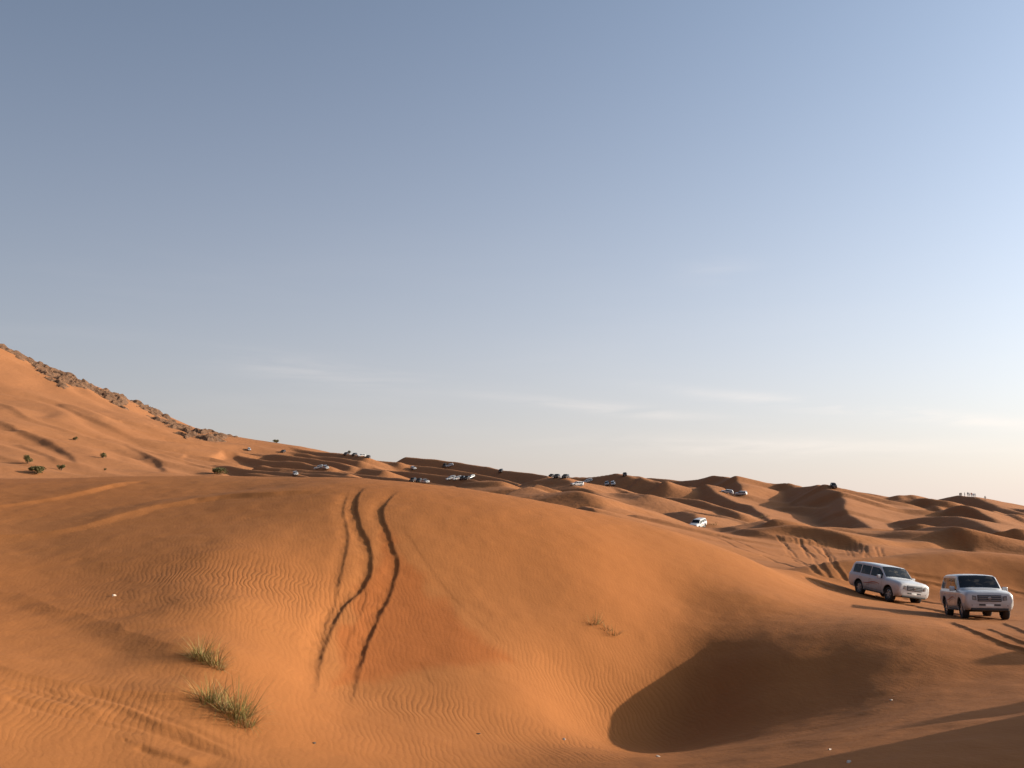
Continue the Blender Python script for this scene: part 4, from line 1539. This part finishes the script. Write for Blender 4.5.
def person(px, py, label, shirt, trousers, seed, d0=280, d1=420, robe=False):
    rnd = random.Random(seed)
    H = rnd.uniform(1.62, 1.82)
    k = H / 1.75
    st = rnd.uniform(.07, .16)
    ar = rnd.uniform(.05, .22)
    V = [(0, 0, .95), (0, 0, 1.15), (0, 0, 1.36), (0, 0, 1.48), (0, .01, 1.56), (0, .02, 1.68),
         (.10, 0, .90), (.11 + st * .3, .02, .50), (.10 + st * .5, -.01, .08), (.10 + st * .5, .14, .03),
         (-.10, 0, .90), (-.11 - st * .3, .02, .50), (-.10 - st * .5, -.01, .08), (-.10 - st * .5, .14, .03),
         (.18, 0, 1.42), (.22 + ar * .4, .0, 1.16), (.23 + ar, .08, .93), (.235 + ar, .10, .83),
         (-.18, 0, 1.42), (-.22 - ar * .4, .0, 1.16), (-.23 - ar, .08, .93), (-.235 - ar, .10, .83)]
    Rr = [.15, .14, .16, .07, .06, .105, .10, .065, .045, .04, .10, .065, .045, .04, .065, .05, .035, .04, .065, .05, .035, .04]
    E = [(0, 1), (1, 2), (2, 3), (3, 4), (4, 5), (0, 6), (6, 7), (7, 8), (8, 9), (0, 10), (10, 11), (11, 12), (12, 13), (2, 14), (14, 15), (15, 16), (16, 17), (2, 18), (18, 19), (19, 20), (20, 21)]
    me = bpy.data.meshes.new('person')
    me.from_pydata([Vector(v) * k for v in V], E, [])
    o = bpy.data.objects.new('person', me)
    COL.objects.link(o)
    md = o.modifiers.new('skin', 'SKIN')
    for i, r in enumerate(Rr):
        me.skin_vertices[0].data[i].radius = (r * k, r * k * (.75 if i < 3 else 1))
    me.skin_vertices[0].data[0].use_root = True
    sb = o.modifiers.new('sub', 'SUBSURF')
    sb.levels = 1
    bpy.context.view_layer.update()
    m2 = bpy.data.meshes.new_from_object(o.evaluated_get(bpy.context.evaluated_depsgraph_get()))
    o.modifiers.clear()
    o.data = m2
    m2.name = 'person'
    m2.materials.clear()
    for m in (shirt, trousers, M_SKIN, M_HAIR):
        m2.materials.append(m)
    for p in m2.polygons:
        c = p.center / k
        z = c.z
        if z > 1.64 or (z > 1.58 and c.y < -.02):
            i = 3
        elif z > 1.49 or (abs(c.x) > .2 and z < 1.10):
            i = 2
        elif z > (.30 if robe else .93):
            i = 0
        else:
            i = 1
        p.material_index = i
        p.use_smooth = True
    x, y, z = hit(px, py, d0, d1)
    o.location = (x, y, gz(x, y))
    o.rotation_euler = (0, 0, rnd.uniform(0, 6.28))
    tag(o, label, 'person', 'people standing on the far dune top')


def build_people():
    c = {n: mat('cloth_' + n, v, .85) for n, v in dict(black=(.02, .02, .022), navy=(.03, .04, .08), grey=(.12, .12, .12), white=(.6, .58, .55), red=(.22, .04, .03), brown=(.10, .06, .04), blue=(.05, .09, .2)).items()}
    person(960, 497.2, 'person in dark clothes at the left end of the dune-top group', c['black'], c['navy'], 51)
    person(961.3, 497.4, 'person in brown close beside the leftmost dark figure on the dune top', c['brown'], c['black'], 52)
    person(964.8, 497, 'person in grey standing left of the middle of the dune-top group', c['grey'], c['black'], 53)
    person(968, 497, 'person in navy in the middle of the dune-top group', c['navy'], c['grey'], 54)
    person(969.4, 497.2, 'person in black shoulder to shoulder with the navy figure on the dune top', c['black'], c['black'], 55)
    person(971.5, 497.4, 'person in red top right of the middle of the dune-top group', c['red'], c['navy'], 56)
    person(973.3, 497.6, 'person in blue top near the right end of the dune-top group', c['blue'], c['grey'], 57)
    person(975.2, 498, 'person in long white robe at the right end of the dune-top group', c['white'], c['white'], 58, robe=True)
    person(985.3, 500.6, 'person in brown standing apart, lower down the dune to the right', c['brown'], c['grey'], 59)


build_grass()
build_shrubs()
build_rocks()
build_bits()
build_people()
